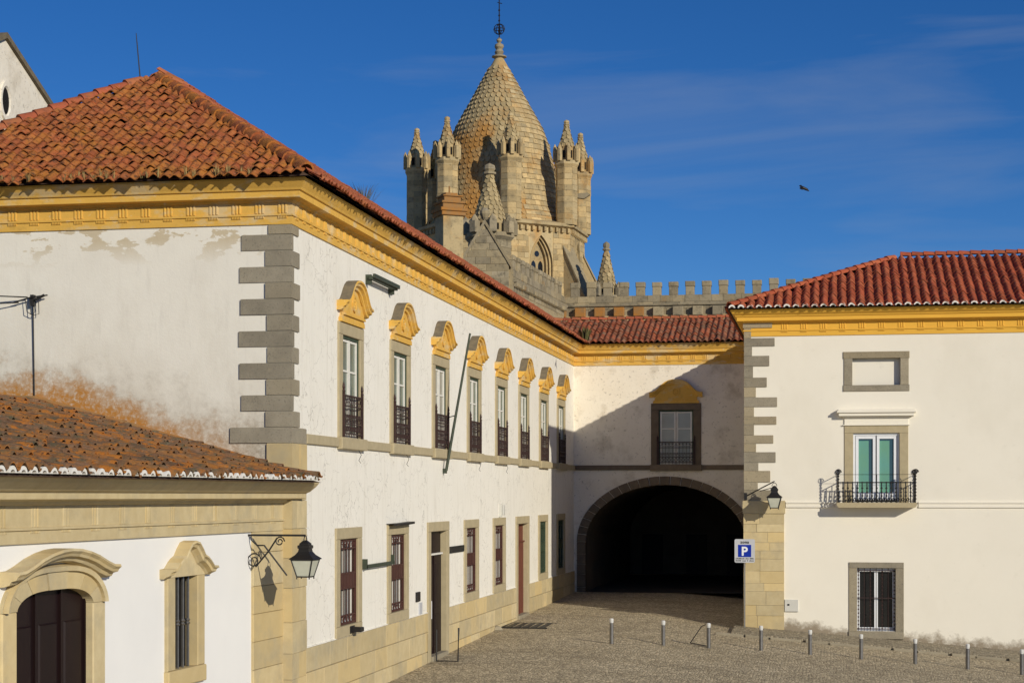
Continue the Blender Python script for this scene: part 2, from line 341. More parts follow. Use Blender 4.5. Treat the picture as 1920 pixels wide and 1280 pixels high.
# raised pavement in front of the right-hand house, with kerb stones
PV = 2.3
mb = MB(); xs = [XC - .35 + .5 * k for k in range(64)]
top = [[(x, YC - PV + dy, gz(x, YC - PV) + .10 + .03 * dy) for x in xs] for dy in (0, .6, 1.2, 1.8, PV + .1)]
for a, b in zip(top, top[1:]): mb.strip(a, b)
mb.strip([(x, y, z - .3) for x, y, z in top[0]], top[0])
mb.strip([(top[k][0][0], top[k][0][1], top[k][0][2] - .3) for k in range(5)], [top[k][0] for k in range(5)])
pave = struct('pavement', mb, [m_pave])
x = XC - .4
while x < 14:
    l = random.uniform(.8, 1.25); y = YC - PV - .16; k = MB()
    z0 = gz(x + l / 2, y); sl = (gz(x + l, y) - gz(x, y)) / l
    fr = Fr((x, y + .17, z0), (1, 0, sl), (0, -1, 0))
    k.box(fr, -l / 2 + .008, l / 2 - .008, -.2, .115, 0, .18, .015)
    part('kerb_stone', k, m_kerb, pave); x += l

# ------------------------------------------------------------------ roof tiles
def tile_mesh(name, w, ln, h, th, m, n=8, barrel=False):
    b = MB(); rows = {}
    for yk, y in enumerate((0, ln)):
        for t in range(n + 1):
            u = t / n
            if barrel: z = h * (math.sin(math.pi * u / .7) if u < .7 else -.25 * math.sin(math.pi * (u - .7) / .3))
            else: z = h * .5 * (1 - math.cos(2 * math.pi * u)) - h * .25 * (1 if u in (0, 1) else 0) * 0
            x = (u - .5) * w * 1.02; sc = 1 - .05 * yk
            rows.setdefault((yk, 0), []).append((x * sc, y, z)); rows.setdefault((yk, 1), []).append((x * sc, y, z - th))
    b.strip(rows[0, 0], rows[1, 0]); b.strip(rows[0, 1], rows[0, 0]); b.strip(rows[1, 1], rows[0, 1])
    return b, b.mesh(name, [m], True)
def roof_slope(roof, base, me, m, O, es, eu, poly, w, row, jit=0.0, max_ind=300, tilt=.07, lift=.03):
    """lay tiles over polygon poly (s, u) of a slope; the largest in view are objects, the rest one part"""
    O, es, eu = Vector(O), Vector(es).normalized(), Vector(eu).normalized(); n = es.cross(eu)
    def inside(s, u):
        c = False
        for i in range(len(poly)):
            (a, b), (c2, d) = poly[i], poly[i - 1]
            if (b > u) != (d > u) and s < (c2 - a) * (u - b) / (d - b) + a: c = not c
        return c
    smin, smax = min(p[0] for p in poly), max(p[0] for p in poly); umax = max(p[1] for p in poly)
    Ms = []; r = 0
    while r * row < umax:
        k = 0
        while smin + k * w < smax:
            s, u = smin + (k + .5) * w, r * row
            if inside(s, u + row * .5):
                a = tilt + random.uniform(-1, 1) * jit * .05; yaw = random.uniform(-1, 1) * jit * .05
                e2 = (es + eu * yaw).normalized(); u2 = (eu - es * yaw - n * a).normalized(); n2 = e2.cross(u2)
                p = O + es * (s + random.uniform(-1, 1) * jit * .012) + eu * (u + random.uniform(-1, 1) * jit * .03) + n * (lift + row * a + random.uniform(0, 1) * jit * .012)
                Ms.append(Matrix(((e2.x, u2.x, n2.x, p.x), (e2.y, u2.y, n2.y, p.y), (e2.z, u2.z, n2.z, p.z), (0, 0, 0, 1))))
            k += 1
        r += 1
    Ms.sort(key=lambda M: -px_size(M.translation) * (1 if in_view(M.translation) else .1))
    for M in Ms[:max_ind]: put('roof_tile', me, roof, M)
    rest = Ms[max_ind:]
    if rest:
        big = MB()
        for M in rest: big.add([M @ Vector(v) for v in base.v], base.f)
        part('roof_tiles', big, m, roof, smooth=True, stuff=True)
def ridge_tiles(roof, p0, p1, r, ln, m, rnd=0.0):
    p0, p1 = Vector(p0), Vector(p1); t = (p1 - p0).normalized(); a = t.cross(Vector((0, 0, 1))).normalized(); n = a.cross(t)
    b = MB(); k = 7
    ring = lambda y, rr, zz: [(rr * math.cos(math.pi * i / (k - 1)), y, rr * math.sin(math.pi * i / (k - 1)) + zz) for i in range(k)]
    A, B = ring(-.04, r * 1.1, .02), ring(ln, r * .92, 0); A2 = ring(-.04, r * .9, .0)
    b.strip(A, B); b.strip(A2, A); me = b.mesh('ridge_tile', [m], True)
    c = int((p1 - p0).length / ln)
    for i in range(c):
        p = p0 + t * (i * ln); w = random.uniform(-1, 1) * rnd * .03
        M = Matrix(((a.x, t.x, n.x, p.x), (a.y, t.y, n.y, p.y), (a.z, t.z, n.z, p.z + w * .4), (0, 0, 0, 1)))
        put('ridge_tile', me, roof, M @ Matrix.Rotation(w, 4, 'Z'))

# ------------------------------------------------------------------ walls
def wall_holes(mb, fr, s0, s1, z0, z1, holes, depth=.35):
    """flat wall face with rectangular openings and their reveals"""
    ss = sorted({s0, s1, *[h[0] for h in holes], *[h[1] for h in holes]}); zs = sorted({z0, z1, *[h[2] for h in holes], *[h[3] for h in holes]})
    for a, b in zip(ss, ss[1:]):
        for c, d in zip(zs, zs[1:]):
            if any(h[0] <= a and b <= h[1] and h[2] <= c and d <= h[3] for h in holes): continue
            mb.add([fr.p(a, c), fr.p(b, c), fr.p(b, d), fr.p(a, d)], [(0, 1, 2, 3)])
    for a, b, c, d in holes:
        f = [fr.p(a, c), fr.p(b, c), fr.p(b, d), fr.p(a, d)]; g = [fr.p(a, c, -depth), fr.p(b, c, -depth), fr.p(b, d, -depth), fr.p(a, d, -depth)]
        mb.strip(f, g, True); mb.add(g, [(0, 1, 2, 3)])
def wall_arch(mb, fr, s0, s1, z0, z1, curve):
    """wall face s0..s1, z0..z1 with an opening from z0 up to the curve [(s, z)...] left to right"""
    a, b = curve[0][0], curve[-1][0]
    mb.add([fr.p(s0, z0), fr.p(a, z0), fr.p(a, z1), fr.p(s0, z1)], [(0, 1, 2, 3)])
    mb.add([fr.p(b, z0), fr.p(s1, z0), fr.p(s1, z1), fr.p(b, z1)], [(0, 1, 2, 3)])
    mb.strip([fr.p(s, z) for s, z in curve], [fr.p(s, z1) for s, z in curve])
def cornice_profile(z, k=1.0, out=.43):
    return [(.0, z), (.035, z), (.035, z + .17), (.065, z + .175), (.065, z + .215), (.035, z + .22), (.035, z + .45), (.08, z + .46), (.10, z + .50),
            (.27, z + .515), (.27, z + .645), (.31, z + .655), (.33, z + .70), (out - .06, z + .76), (out, z + .85), (out, z + .89), (.0, z + .91)]
def triglyph_mesh(m, w=.2):
    b = MB()
    for k in (-1, 0, 1): b.box(LF, k * w * .36 - w * .12, k * w * .36 + w * .12, .225, .465, 0, .055, .008)
    b.box(LF, -w * .5, w * .5, .44, .466, 0, .06)
    for k in range(6): c = (k - 2.5) * w * .17; b.box(LF, c - w * .05, c + w * .05, .12, .172, 0, .055)
    return b.mesh('triglyph', [m])
def ashlar(parent, fr, s0, s1, z0, z1, ch, lens, m, d=(0, .03), joined=False, name='stone_block', clip=None, gap=.006, bev=.012, d0=-.05):
    z = z0; mbj = MB()
    nrow = max(1, round((z1 - z0) / ch)); hh = (z1 - z0) / nrow
    for r in range(nrow):
        s = s0; first = True
        a0, a1 = (s0, s1) if clip is None else clip(z + hh / 2)
        s = a0
        while s < a1 - .02:
            l = random.uniform(*lens) * (random.uniform(.5, 1) if first else 1); first = False
            e = min(a1, s + l)
            if a1 - e < lens[0] * .4: e = a1
            dd = random.uniform(*d)
            if joined: mbj.box(fr, s + gap, e - gap, z + gap, z + hh - gap, d0, dd, bev)
            else: part(name, MB().box(fr, s + gap, e - gap, z + gap, z + hh - gap, d0, dd, bev), m, parent)
            s = e
        z += hh
    if joined: part(name + 's', mbj, m, parent, stuff=True)

# ------------------------------------------------------------------ window kit (local wall frame, heights absolute)
HC = [(-1.13, 8.91), (-1.0, 8.92), (-.88, 8.97), (-.75, 9.08), (-.62, 9.22), (-.48, 9.335), (-.32, 9.415), (-.16, 9.45), (0, 9.46)]
HC = HC + [(-a, z) for a, z in reversed(HC[:-1])]
def hood(curve, prof, mats):
    """moulding following a curve on the wall: prof = (drop below curve, outwards)"""
    b = MB(); rows = []
    for a, z in curve: rows.append([LF.p(a * (1 + .0 * o), z - dz, o) for dz, o in prof])
    for r0, r1 in zip(rows, rows[1:]):
        for i in range(len(prof) - 1):
            b.cur = 1 if i == 0 else 0
            b.add([r0[i], r1[i], r1[i + 1], r0[i + 1]], [(0, 1, 2, 3)])
    b.cur = 0
    b.add(rows[0], [tuple(range(len(prof)))]); b.add(rows[-1], [tuple(range(len(prof)))])
    return b
def upper_window(parent, M, pane_m, stone=None):
    fr = MB()
    for s in (-1, 1): fr.box(LF, min(s * .74, s * 1.07), max(s * .74, s * 1.07), 5.83, 8.16, -.3, .045, .012)
    fr.box(LF, -1.07, 1.07, 8.163, 8.44, -.3, .048, .012)
    fr.box(LF, -1.10, 1.10, 5.56, 5.827, -.3, .13, .015)
    w = part('window', fr, stone or m_frame, parent, M)
    c = MB()
    for s in (-1, 1): c.box(LF, min(s * .685, s * .738), max(s * .685, s * .738), 5.83, 8.158, -.32, .0)
    c.box(LF, -.685, .685, 8.09, 8.158, -.32, -.005)
    part('casing', c, m_green, w, M)
    sh = MB(); zs = (5.9, 6.66, 7.36, 8.05)
    for l0, l1 in ((-.68, -.012), (.012, .68)):
        sh.box(LF, l0, l0 + .075, 5.84, 8.088, -.09, -.025); sh.box(LF, l1 - .075, l1, 5.84, 8.088, -.09, -.025)
        for k, z in enumerate(zs): sh.box(LF, l0 + .075, l1 - .075, z - (.06 if k == 0 else .022), z + (.028 if k in (0, 3) else .022), -.088, -.03)
    part('sash', sh, m_sash, w, M)
    for l0, l1 in ((-.605, -.087), (.087, .605)):
        for z0, z1 in zip(zs, zs[1:]):
            part('pane', MB().box(LF, l0 - .004, l1 + .004, z0 + .018, z1 - .018, -.08, random.uniform(-.058, -.052)), pane_m, w, M)
    body = [(-.98, 8.445), (-.98, 8.53), (-.90, 8.58), (-.86, 8.66), (-.93, 8.72), (-.90, 8.80), (-.96, 8.86), (-.98, 8.94), (-.86, 8.94), (-.72, 9.04), (-.5, 9.22), (-.25, 9.34), (0, 9.37)]
    body += [(-a, z) for a, z in reversed(body[:-1])]
    pd = MB().prism(LF, body, -.02, .09); pd.box(LF, -.90, .90, 8.60, 8.645, .05, .135); pd.box(LF, -.88, .88, 8.645, 8.665, .05, .115)
    ped = part('pediment', pd, m_ochre, w, M)
    part('hood', hood(HC, [(0, -.02), (0, .27), (.05, .28), (.07, .235), (.12, .225), (.15, .16), (.20, .145), (.22, .085), (.22, 0)], None), [m_ochre, m_darkst], w, M)
    inner = [(a * .72, 8.98 + (z - 8.93) * .62) for a, z in HC[1:-1]]
    b = MB()
    for (a, z), (a2, z2) in zip(inner, inner[1:]): b.add([LF.p(a, z, .085), LF.p(a2, z2, .085), LF.p(a2, z2, .125), LF.p(a, z, .125), LF.p(a, z - .04, .085), LF.p(a2, z2 - .04, .085), LF.p(a2, z2 - .04, .125), LF.p(a, z - .04, .125)], [(0, 1, 2, 3), (4, 5, 6, 7), (3, 2, 6, 7)])
    part('moulding', b, m_ochre, w, M)
    md = MB(); k = 14
    ring = lambda r, d: [LF.p(r * .85 * math.cos(2 * math.pi * i / k), 8.93 + r * math.sin(2 * math.pi * i / k), d) for i in range(k)]
    md.strip(ring(.20, .085), ring(.20, .13), True); md.strip(ring(.20, .13), ring(.145, .13), True); md.strip(ring(.145, .13), ring(.13, .10), True); md.add(ring(.13, .10), [tuple(range(k))])
    for i in range(6): a = math.pi * i / 3; md.box(LF, .07 * math.cos(a) - .03, .07 * math.cos(a) + .03, 8.93 + .08 * math.sin(a) - .03, 8.93 + .08 * math.sin(a) + .03, .10, .125, .012)
    part('medallion', md, m_ochre, w, M)
    rl = MB()
    for z in (5.92, 6.14, 6.30, 6.55, 6.79): rl.box(LF, -.76, .76, z - .014, z + .014, .06, .085)
    for k in range(11):
        s = -.74 + .148 * k; rl.box(LF, s - .008, s + .008, 5.84, 6.80, .064, .080)
        if k < 10:
            c = s + .074
            rl.tube([LF.p(c + .062 * math.cos(q * math.pi / 4), 6.70 + .07 * math.sin(q * math.pi / 4), .072) for q in range(9)], .007, 4, False)
            rl.tube([LF.p(s, 5.93, .072), LF.p(c, 6.03, .072), LF.p(s + .148, 6.13, .072)], .007, 4, False)
            rl.tube([LF.p(s + .148, 5.93, .072), LF.p(c, 6.03, .072), LF.p(s, 6.13, .072)], .007, 4, False)
            rl.tube([LF.p(c + .045 * math.cos(q * math.pi / 3), 6.22 + .055 * math.sin(q * math.pi / 3), .072) for q in range(7)], .006, 4, False)
            rl.box(LF, c - .008, c + .008, 6.30, 6.36, .066, .08)
    for s in (-.79, .79):
        rl.box(LF, s - .028, s + .028, 5.83, 6.84, .045, .10)
        rl.lathe(LF.p(s, 6.84, .072), [(.03, 0), (.045, .04), (.02, .08), (.04, .13), (.025, .18), (.004, .25)], 6)
    part('railing', rl, m_brown, w, M)
    return w
def lower_window(parent, M, red=True, bars=7):
    fr = MB()
    for s in (-1, 1): fr.box(LF, min(s * .78, s * 1.10), max(s * .78, s * 1.10), 1.54, 3.51, -.3, .045, .012)
    fr.box(LF, -1.10, 1.10, 3.513, 3.77, -.3, .048, .012); fr.box(LF, -1.10, 1.10, 1.285, 1.537, -.3, .05, .012)
    w = part('window', fr, m_frame, parent, M)
    part('pane', MB().box(LF, -.775, .775, 1.54, 3.51, -.3, -.13), m_dark, w, M)
    sh = MB()
    for l in (-.70, -.34, -.02, .30, .64): sh.box(LF, l, l + .06, 1.6, 3.45, -.14, -.10)
    for z in (1.58, 2.5, 3.40): sh.box(LF, -.75, .75, z, z + .06, -.138, -.098)
    part('sash', sh, m_sash if red else m_green, w, M)
    g = MB(); gm = m_redbr if red else m_green
    for z0, z1 in ((1.55, 1.60), (1.74, 1.77), (2.36, 2.40), (2.70, 2.74), (3.28, 3.31), (3.46, 3.50)): g.box(LF, -.77, .77, z0, z1, -.06, -.02)
    g.box(LF, -.77, .77, 2.40, 2.70, -.055, -.035)
    for k in range(bars):
        s = -.75 + 1.5 * k / (bars - 1); g.box(LF, s - .008, s + .008, 1.55, 3.50, -.05, -.03)
        if k < bars - 1:
            for z in (1.67, 3.39): g.tube([LF.p(s + .055 * math.cos(q * math.pi / 3), z + .07 * math.sin(q * math.pi / 3), -.035) for q in range(7)], .014, 4, False)
    for s in (-.755, .755): g.box(LF, s - .02, s + .02, 1.55, 3.5, -.07, -.015)
    part('grille', g, gm, w, M)
    return w

# ================================================================== THE PALACE (long wing with the hipped end)
FA, FR = front(YA), side(XA)
XAL, YAB = -20.6, 95.5
pal = thing('palace', (XA, YA, gz(XA, YA)), 'long white two-storey palace with ochre cornice, hipped tile roof and a row of balcony windows', 'building')
UPW = [39.55, 44.3, 49.05, 53.82, 58.4, 62.78, 67.25, 71.65]
LOW = [39.37, 44.05, 48.73, 53.4, 58.02, 62.49, 67.08, 71.57]
mb = MB(); holes = [(s - .79, s + .79, 5.8, 8.2) for s in UPW]
holes += [(s - .83, s + .83, 1.5, 3.55) for i, s in enumerate(LOW) if i not in (2, 5)] + [(LOW[2] - 1.06, LOW[2] + 1.06, -.6, 3.53), (LOW[5] - 1.02, LOW[5] + 1.02, -.6, 3.53)]
wall_holes(mb, FR, YA, YE + .5, -.6, 11.0, holes, .42)
mb.add([FR.p(YE, 10.9), FR.p(YAB, 10.9), FR.p(YAB, -.6), FR.p(YE, -.6)], [(0, 1, 2, 3)])
part('side_wall', mb, m_plaster, pal)
mb = MB(); mb.add([FA.p(XAL, -.6), FA.p(XA, -.6), FA.p(XA, 11), FA.p(XAL, 11)], [(0, 1, 2, 3)])
mb.add([(XAL, YA, -.6), (XAL, YAB, -.6), (XAL, YAB, 11), (XAL, YA, 11)], [(0, 1, 2, 3)]); mb.add([(XAL, YAB, -.6), (XA, YAB, -.6), (XA, YAB, 11), (XAL, YAB, 11)], [(0, 1, 2, 3)])
part('end_wall', mb, m_front, pal)
ZF = 10.09
PATH = [(XAL, YA), (XA, YA), (XA, YE), (XC, YE)]
part('cornice', MB().sweep(PATH, cornice_profile(ZF), (0, 1)), m_ochre, pal)
tg = triglyph_mesh(m_ochre)
s = XA - .16
while s > -18.2: put('triglyph', tg, pal, FA.m(s, ZF)); s -= .497
s = YA + .3
while s < YE - .2: put('triglyph', tg, pal, FR.m(s, ZF)); s += .52
# quoins: long and short corner stones
zt = ZF; prev = None
for k in range(14):
    hh = .20 if k == 0 else .331
    z1, z0 = zt, zt - hh; zt = z0
    lf, lr = (1.08, .14) if k % 2 else (.51, .50)
    if k == 13: lf, lr = 1.30, 1.0
    o = .035 + random.uniform(-.01, .01); j = random.uniform(-.04, .04)
    part('quoin_stone', MB().abox(XA - lf + j, XA + o, YA - o, YA + lr - j, z0 + .004, z1 - .004, .014), m_gran, pal)
zq = zt; z = zq
while z > -.45:
    hh = random.uniform(.46, .72); c = random.uniform(.3, .6)
    for a, b in ((0, c), (c, .96)):
        part('quoin_stone', MB().abox(XA - .5 if a == 0 else XA - .2, XA + .05 + random.uniform(-.01, .01), YA - .05 + a if a == 0 else YA - .05 + a + .008, YA + b, z - hh + .004, z - .004, .012), m_gold, pal)
    z -= hh
# plinth of large blocks along the street
rows = [(1.275, .76), (.752, .22), (.212, -.5)]
for z1, z0 in rows:
    s = YA + .97
    while s < YE - .02:
        e = min(YE, s + random.uniform(1.0, 1.9))
        for dc, hw in ((LOW[2], 1.36), (LOW[5], 1.34)):
            if s < dc - hw < e: e = dc - hw
            if dc - hw <= s < dc + hw: s = dc + hw; e = min(YE, s + random.uniform(1.0, 1.7))
        if YE - e < .4: e = YE
        part('plinth_block', MB().box(FR, s + .004, e - .004, z0 + .004, z1 - .004, -.05, .045 + random.uniform(-.006, .006), .008), m_gold, pal)
        s = e
for a, b in ((YA + .96, LOW[2] - 1.35), (LOW[2] + 1.35, LOW[5] - 1.34), (LOW[5] + 1.34, YE)): part('ledge', MB().box(FR, a, b, 1.277, 1.30, -.02, .03), m_plaster, pal)
# string course, in lengths between the window sills
s = YA + 1.01
for c in UPW + [YE + 1.1]:
    part('string_course', MB().box(FR, s, c - 1.103, 5.60, 5.81, -.05, .06, .012), m_frame, pal); s = c + 1.103
for i, c in enumerate(UPW): upper_window(pal, FR.m(c, 0), m_pane if i not in (2,) else m_pane2)
for i, c in enumerate(LOW):
    if i in (2, 5): continue
    lower_window(pal, FR.m(c, 0), red=i < 5)
# doors on the street
def street_door(c, hw, zb, leaf_m, shut):
    M = FR.m(c, 0); fr = MB()
    for q in (-1, 1): fr.box(LF, min(q * (hw - .33), q * hw), max(q * (hw - .33), q * hw), zb - .3, 3.50, -.45, .055, .012)
    fr.box(LF, -hw, hw, 3.503, 3.77, -.45, .058, .012)
    d = part('doorway', fr, m_frame, pal, M)
    part('threshold', MB().box(LF, -hw + .34, hw - .34, zb - .3, zb + .1, -.4, .10, .015), m_kerb, d, M)
    lf = MB(); a = hw - .335; lf.box(LF, -a, a, zb + .1, 2.83, -.2, -.12)
    for q in (-1, 1):
        for z0, z1 in ((zb + .3, 1.15), (1.3, 2.6)): lf.box(LF, min(q * .12, q * (a - .14)), max(q * .12, q * (a - .14)), z0, z1, -.12, -.095, .015)
    lf.box(LF, -.035, .035, zb + .1, 2.80, -.12, -.088)
    part('door_leaf', lf, leaf_m, d, M)
    part('transom', MB().box(LF, -a, a, 2.83, 2.88, -.2, -.07), m_sash if shut else leaf_m, d, M)
    part('pane', MB().box(LF, -a, a, 2.88, 3.50, -.2, -.14), m_wood if shut else m_wood2, d, M)
    return d, M
d, M = street_door(LOW[2], 1.34, -.05, m_wood, True)
part('notice', MB().box(LF, -.62, -.32, 1.05, 1.55, -.092, -.085), m_signw, d, M)
street_door(LOW[5], 1.33, .16, m_wood2, False)
# roof
ZEV, OV = 11.01, .55
ce = Vector((XA + OV, YA - OV, ZEV))
r_ap = ray(293, 145)
k_ = r_ap[0] / r_ap[1]
t_ap = (k_ * ce.y - ce.x) / (-1 - k_)
apex = Vector((ce.x - t_ap, ce.y + t_ap, 0)); apex.z = ZC + r_ap[2] * apex.y / r_ap[1]
tanp = (apex.z - ZEV) / t_ap; cp = 1 / math.hypot(1, tanp); sp_ = tanp * cp
LU = t_ap / cp
lc = Vector((ce.x - 2 * t_ap, ce.y, ZEV)); apex2 = apex + Vector((0, 0, .17)); far = Vector((apex.x, YAB, apex.z + .17)); tan2 = (apex2.z - ZEV) / t_ap; cp2 = 1 / math.hypot(1, tan2); sp2 = tan2 * cp2; LU2 = t_ap / cp2
mb = MB(); dz = Vector((0, 0, -.03)); inn = .12
mb.add([lc + dz, ce + dz, apex + dz], [(0, 1, 2)])
mb.add([ce + dz, Vector((ce.x, YAB, ZEV)) + dz, far + dz, apex2 + dz], [(0, 1, 2, 3)])
mb.add([lc + dz, apex + dz, far + dz, Vector((lc.x, YAB, ZEV)) + dz], [(0, 1, 2, 3)])
mb.add([Vector((lc.x, YAB, ZEV)), far, Vector((ce.x, YAB, ZEV))], [(0, 1, 2)])
roofA = part('roof', mb, m_deck, pal)
bA, tA = tile_mesh('roof_tile', .235, .36, .062, .022, m_tileA)
bR, tR = tile_mesh('roof_tile', .262, .44, .07, .02, m_tileR)
vis0 = -18.3 - lc.x
roof_slope(roofA, bA, tA, m_tileA, lc + Vector((0, -.10 * cp, -.10 * sp_)), (1, 0, 0), (0, cp, sp_), [(vis0, 0), (2 * t_ap, 0), (t_ap, LU + .1), (vis0, (LU + .1) * vis0 / t_ap)], .235, .275, 1.8, 300, .12)
roof_slope(roofA, bR, tR, m_tileR, ce + Vector((.10 * cp2, 0, -.10 * sp2)), (0, 1, 0), (-cp2, 0, sp2), [(.1, 0), (YAB - ce.y, 0), (YAB - ce.y, LU2), (t_ap + .3, LU2), (t_ap + .05, LU2 - .3)], .262, .37, 1.2, 300, .09)
up = Vector((0, 0, .05))
ridge_tiles(roofA, ce + up * .6 + Vector((-.1, .1, .07)), apex + Vector((.02, -.02, -.02)), .16, .40, m_tileA, 1)
part('ridge_cap', MB().lathe(apex + Vector((0, .12, -.12)), [(.30, -.1), (.27, .08), (.17, .2), (.04, .25)], 8), m_tileA, roofA, smooth=True)
ridge_tiles(roofA, lc + Vector((0, 0, -.02)), apex + Vector((0, 0, -.02)), .17, .40, m_tileR, 1)
ridge_tiles(roofA, apex2 + Vector((0, .35, -.10)), far + Vector((0, 0, -.02)), .13, .42, m_tileR, 1)

# ================================================================== THE ARCHWAY WING
FE = front(YE)
arc = thing('archway_wing', (-7.06, YE, gz(-7, YE)), 'short stained white wing closing the street, with a wide dark carriage arch', 'building')
ACX, AW, AB, ASP = -7.06, 3.42, 2.45, 2.52
curve = [(ACX - AW * math.cos(math.pi * k / 36), ASP + AB * math.sin(math.pi * k / 36)) for k in range(37)]
mb = MB(); XR = XC + .8
wall_arch(mb, FE, XA, XR, -.3, 5.68, curve)
wall_holes(mb, FE, XA, XR, 5.68, 11.0, [(-6.59 - .79, -6.59 + .79, 5.8, 8.2)], .42)
part('wall', mb, m_archpl, arc)
part('cornice', MB().sweep(PATH, cornice_profile(ZF), (2,)), m_ochre, arc)
s = XA + .45
while s < XC: put('triglyph', tg, arc, FE.m(s, ZF)); s += .52
upper_window(arc, FE.m(-6.59, 0), m_pane2, m_brownst)
part('string_course', MB().box(FE, XA + .06, -7.70, 5.60, 5.81, -.05, .06, .012), m_brownst, arc)
part('string_course', MB().box(FE, -5.48, XC, 5.60, 5.81, -.05, .06, .012), m_brownst, arc)
nv = 25
for k in range(nv):
    a0, a1 = math.pi * (k + .03) / nv, math.pi * (k + .97) / nv
    q = lambda a, g: (ACX - (AW + g) * math.cos(a), ASP + (AB + g * .95) * math.sin(a))
    am = (a0 + a1) / 2
    part('voussoir', MB().prism(FE, [q(a0, 0), q(am, 0), q(a1, 0), q(a1, .38), q(am, .38), q(a0, .38)], -.3, .05 + random.uniform(-.01, .01)), m_brownst, arc)
for side_s, sg in ((ACX - AW, -1), (ACX + AW, 1)):
    z = ASP
    while z > -.3:
        hh = random.uniform(.4, .6)
        a, b = sorted((side_s, side_s + sg * .38))
        part('jamb_stone', MB().box(FE, a, b, z - hh + .005, z - .005, -.3, .05 + random.uniform(-.01, .01), .012), m_brownst, arc); z -= hh
# passage behind the arch
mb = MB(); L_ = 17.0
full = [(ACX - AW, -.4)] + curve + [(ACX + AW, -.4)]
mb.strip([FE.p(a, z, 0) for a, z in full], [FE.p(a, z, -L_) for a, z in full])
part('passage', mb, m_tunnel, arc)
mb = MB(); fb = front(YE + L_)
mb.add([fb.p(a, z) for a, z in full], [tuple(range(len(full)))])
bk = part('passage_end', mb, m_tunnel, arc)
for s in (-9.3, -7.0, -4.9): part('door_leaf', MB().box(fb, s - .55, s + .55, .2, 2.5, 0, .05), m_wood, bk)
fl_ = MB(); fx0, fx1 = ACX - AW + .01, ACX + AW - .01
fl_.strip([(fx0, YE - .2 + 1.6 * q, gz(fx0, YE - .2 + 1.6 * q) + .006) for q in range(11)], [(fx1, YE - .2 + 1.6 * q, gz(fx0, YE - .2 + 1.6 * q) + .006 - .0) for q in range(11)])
part('passage_shade_sheet', fl_, m_passshade, arc)  # added dark sheet over the cobbles; its colour stands in for passage shade
# roof of the wing
mb = MB(); RT = .40; rc = 1 / math.hypot(1, RT); yr = YE + 2.62; e0 = Vector((XA + .2, YE - OV, ZEV)); zr = ZEV + RT * (yr - e0.y)
mb.add([(XA - 4.5, e0.y, ZEV - .03), (XC + 1.5, e0.y, ZEV - .03), (XC + 1.5, yr, zr - .03), (XA - 4.5, yr, zr - .03)], [(0, 1, 2, 3)])
mb.add([(XA - 4.5, yr, zr - .03), (XC + 1.5, yr, zr - .03), (XC + 1.5, yr + 3, ZEV), (XA - 4.5, yr + 3, ZEV)], [(0, 1, 2, 3)])
roofE = part('roof', mb, m_deck, arc)
_, tE = tile_mesh('roof_tile', .25, .44, .075, .02, m_tileE)
le = (yr - e0.y) / rc
roof_slope(roofE, bR, tE, m_tileE, (XA - 1.2, e0.y - .1, ZEV - .04), (1, 0, 0), (0, rc, RT * rc), [(0, 0), (XC + 1.0 - XA + 1.2, 0), (XC + 1.0 - XA + 1.2, le), (0, le)], .25, .37, 1.3, 300)
ridge_tiles(roofE, (XA - 2, yr, zr + .03), (XC + 1, yr, zr + .03), .12, .4, m_tileR, 1)

# ================================================================== THE RIGHT-HAND HOUSE
FC = front(YC)
hou = thing('corner_house', (XC, YC, gz(XC, YC)), 'cream two-storey house with clean red barrel tiles, grey quoins and an iron balcony', 'building')
XCR, YCB = 22.0, YE + 6
W2 = 1.45; WIN = [W2, W2 + 7.1]
holes = []
for c in WIN: holes += [(c - .80, c + .80, 8.28, 9.19), (c - .79, c + .79, 4.28, 6.65), (c - .66, c + .66, -.12 - (c - W2) * .07, 2.04)]
mb = MB(); wall_holes(mb, FC, XC, XCR, -3, 11.0, holes, .40)
part('front_wall', mb, m_cream, hou)
mb = MB(); mb.add([(XC, YCB, -.6), (XC, YC, -.6), (XC, YC, 11), (XC, YCB, 11)], [(0, 1, 2, 3)]); mb.add([(XCR, YC, -3), (XCR, YCB, -3), (XCR, YCB, 11), (XCR, YC, 11)], [(0, 1, 2, 3)])
mb.add([(XC, YCB, -3), (XCR, YCB, -3), (XCR, YCB, 11), (XC, YCB, 11)], [(0, 1, 2, 3)])
part('side_wall', mb, m_cream, hou)
ZFC = 10.0
CP = [(XC, YCB), (XC, YC), (XCR, YC)]
part('cornice', MB().sweep(CP, cornice_profile(ZFC, out=.48)), m_ochre_clean, hou)
tgc = triglyph_mesh(m_ochre_clean, .22)
s = XC + 1.35
while s < 9: put('triglyph', tgc, hou, FC.m(s, ZFC)); s += .655
# quoins measured down the corner
qy = [440, 488, 540, 583, 632, 686, 745, 795, 848, 898, 948, 990, 1045, 1088, 1133, 1187, 1230, 1290, 1330, 1385]
qw = [300, 190, 313, 195, 285, 200, 272, 215, 326, 205, 322, 205, 306, 216, 318, 228, 290, 225, 330]
for k in range(19):
    z1 = ony(1397, 440 + qy[k] * .3594, YC).z; z0 = ony(1397, 440 + qy[k + 1] * .3594, YC).z
    xr = ony(1340 + qw[k] * .3594, 700, YC).x
    proud = .07 if k == 0 else .035
    part('quoin_stone', MB().abox(XC - proud, xr, YC - proud - random.uniform(0, .012), YC + (.45 if k % 2 else .9), z0 + .004, z1 - .004, .012), m_gran, hou)
zb = ony(1397, 440 + 1385 * .3594, YC).z
zc = ony(1397, 962, YC).z
part('quoin_cap', MB().abox(XC - .08, -1.62, YC - .10, YC + .9, zc, zb - .004, .02), m_gold, hou)
z = zc - .004
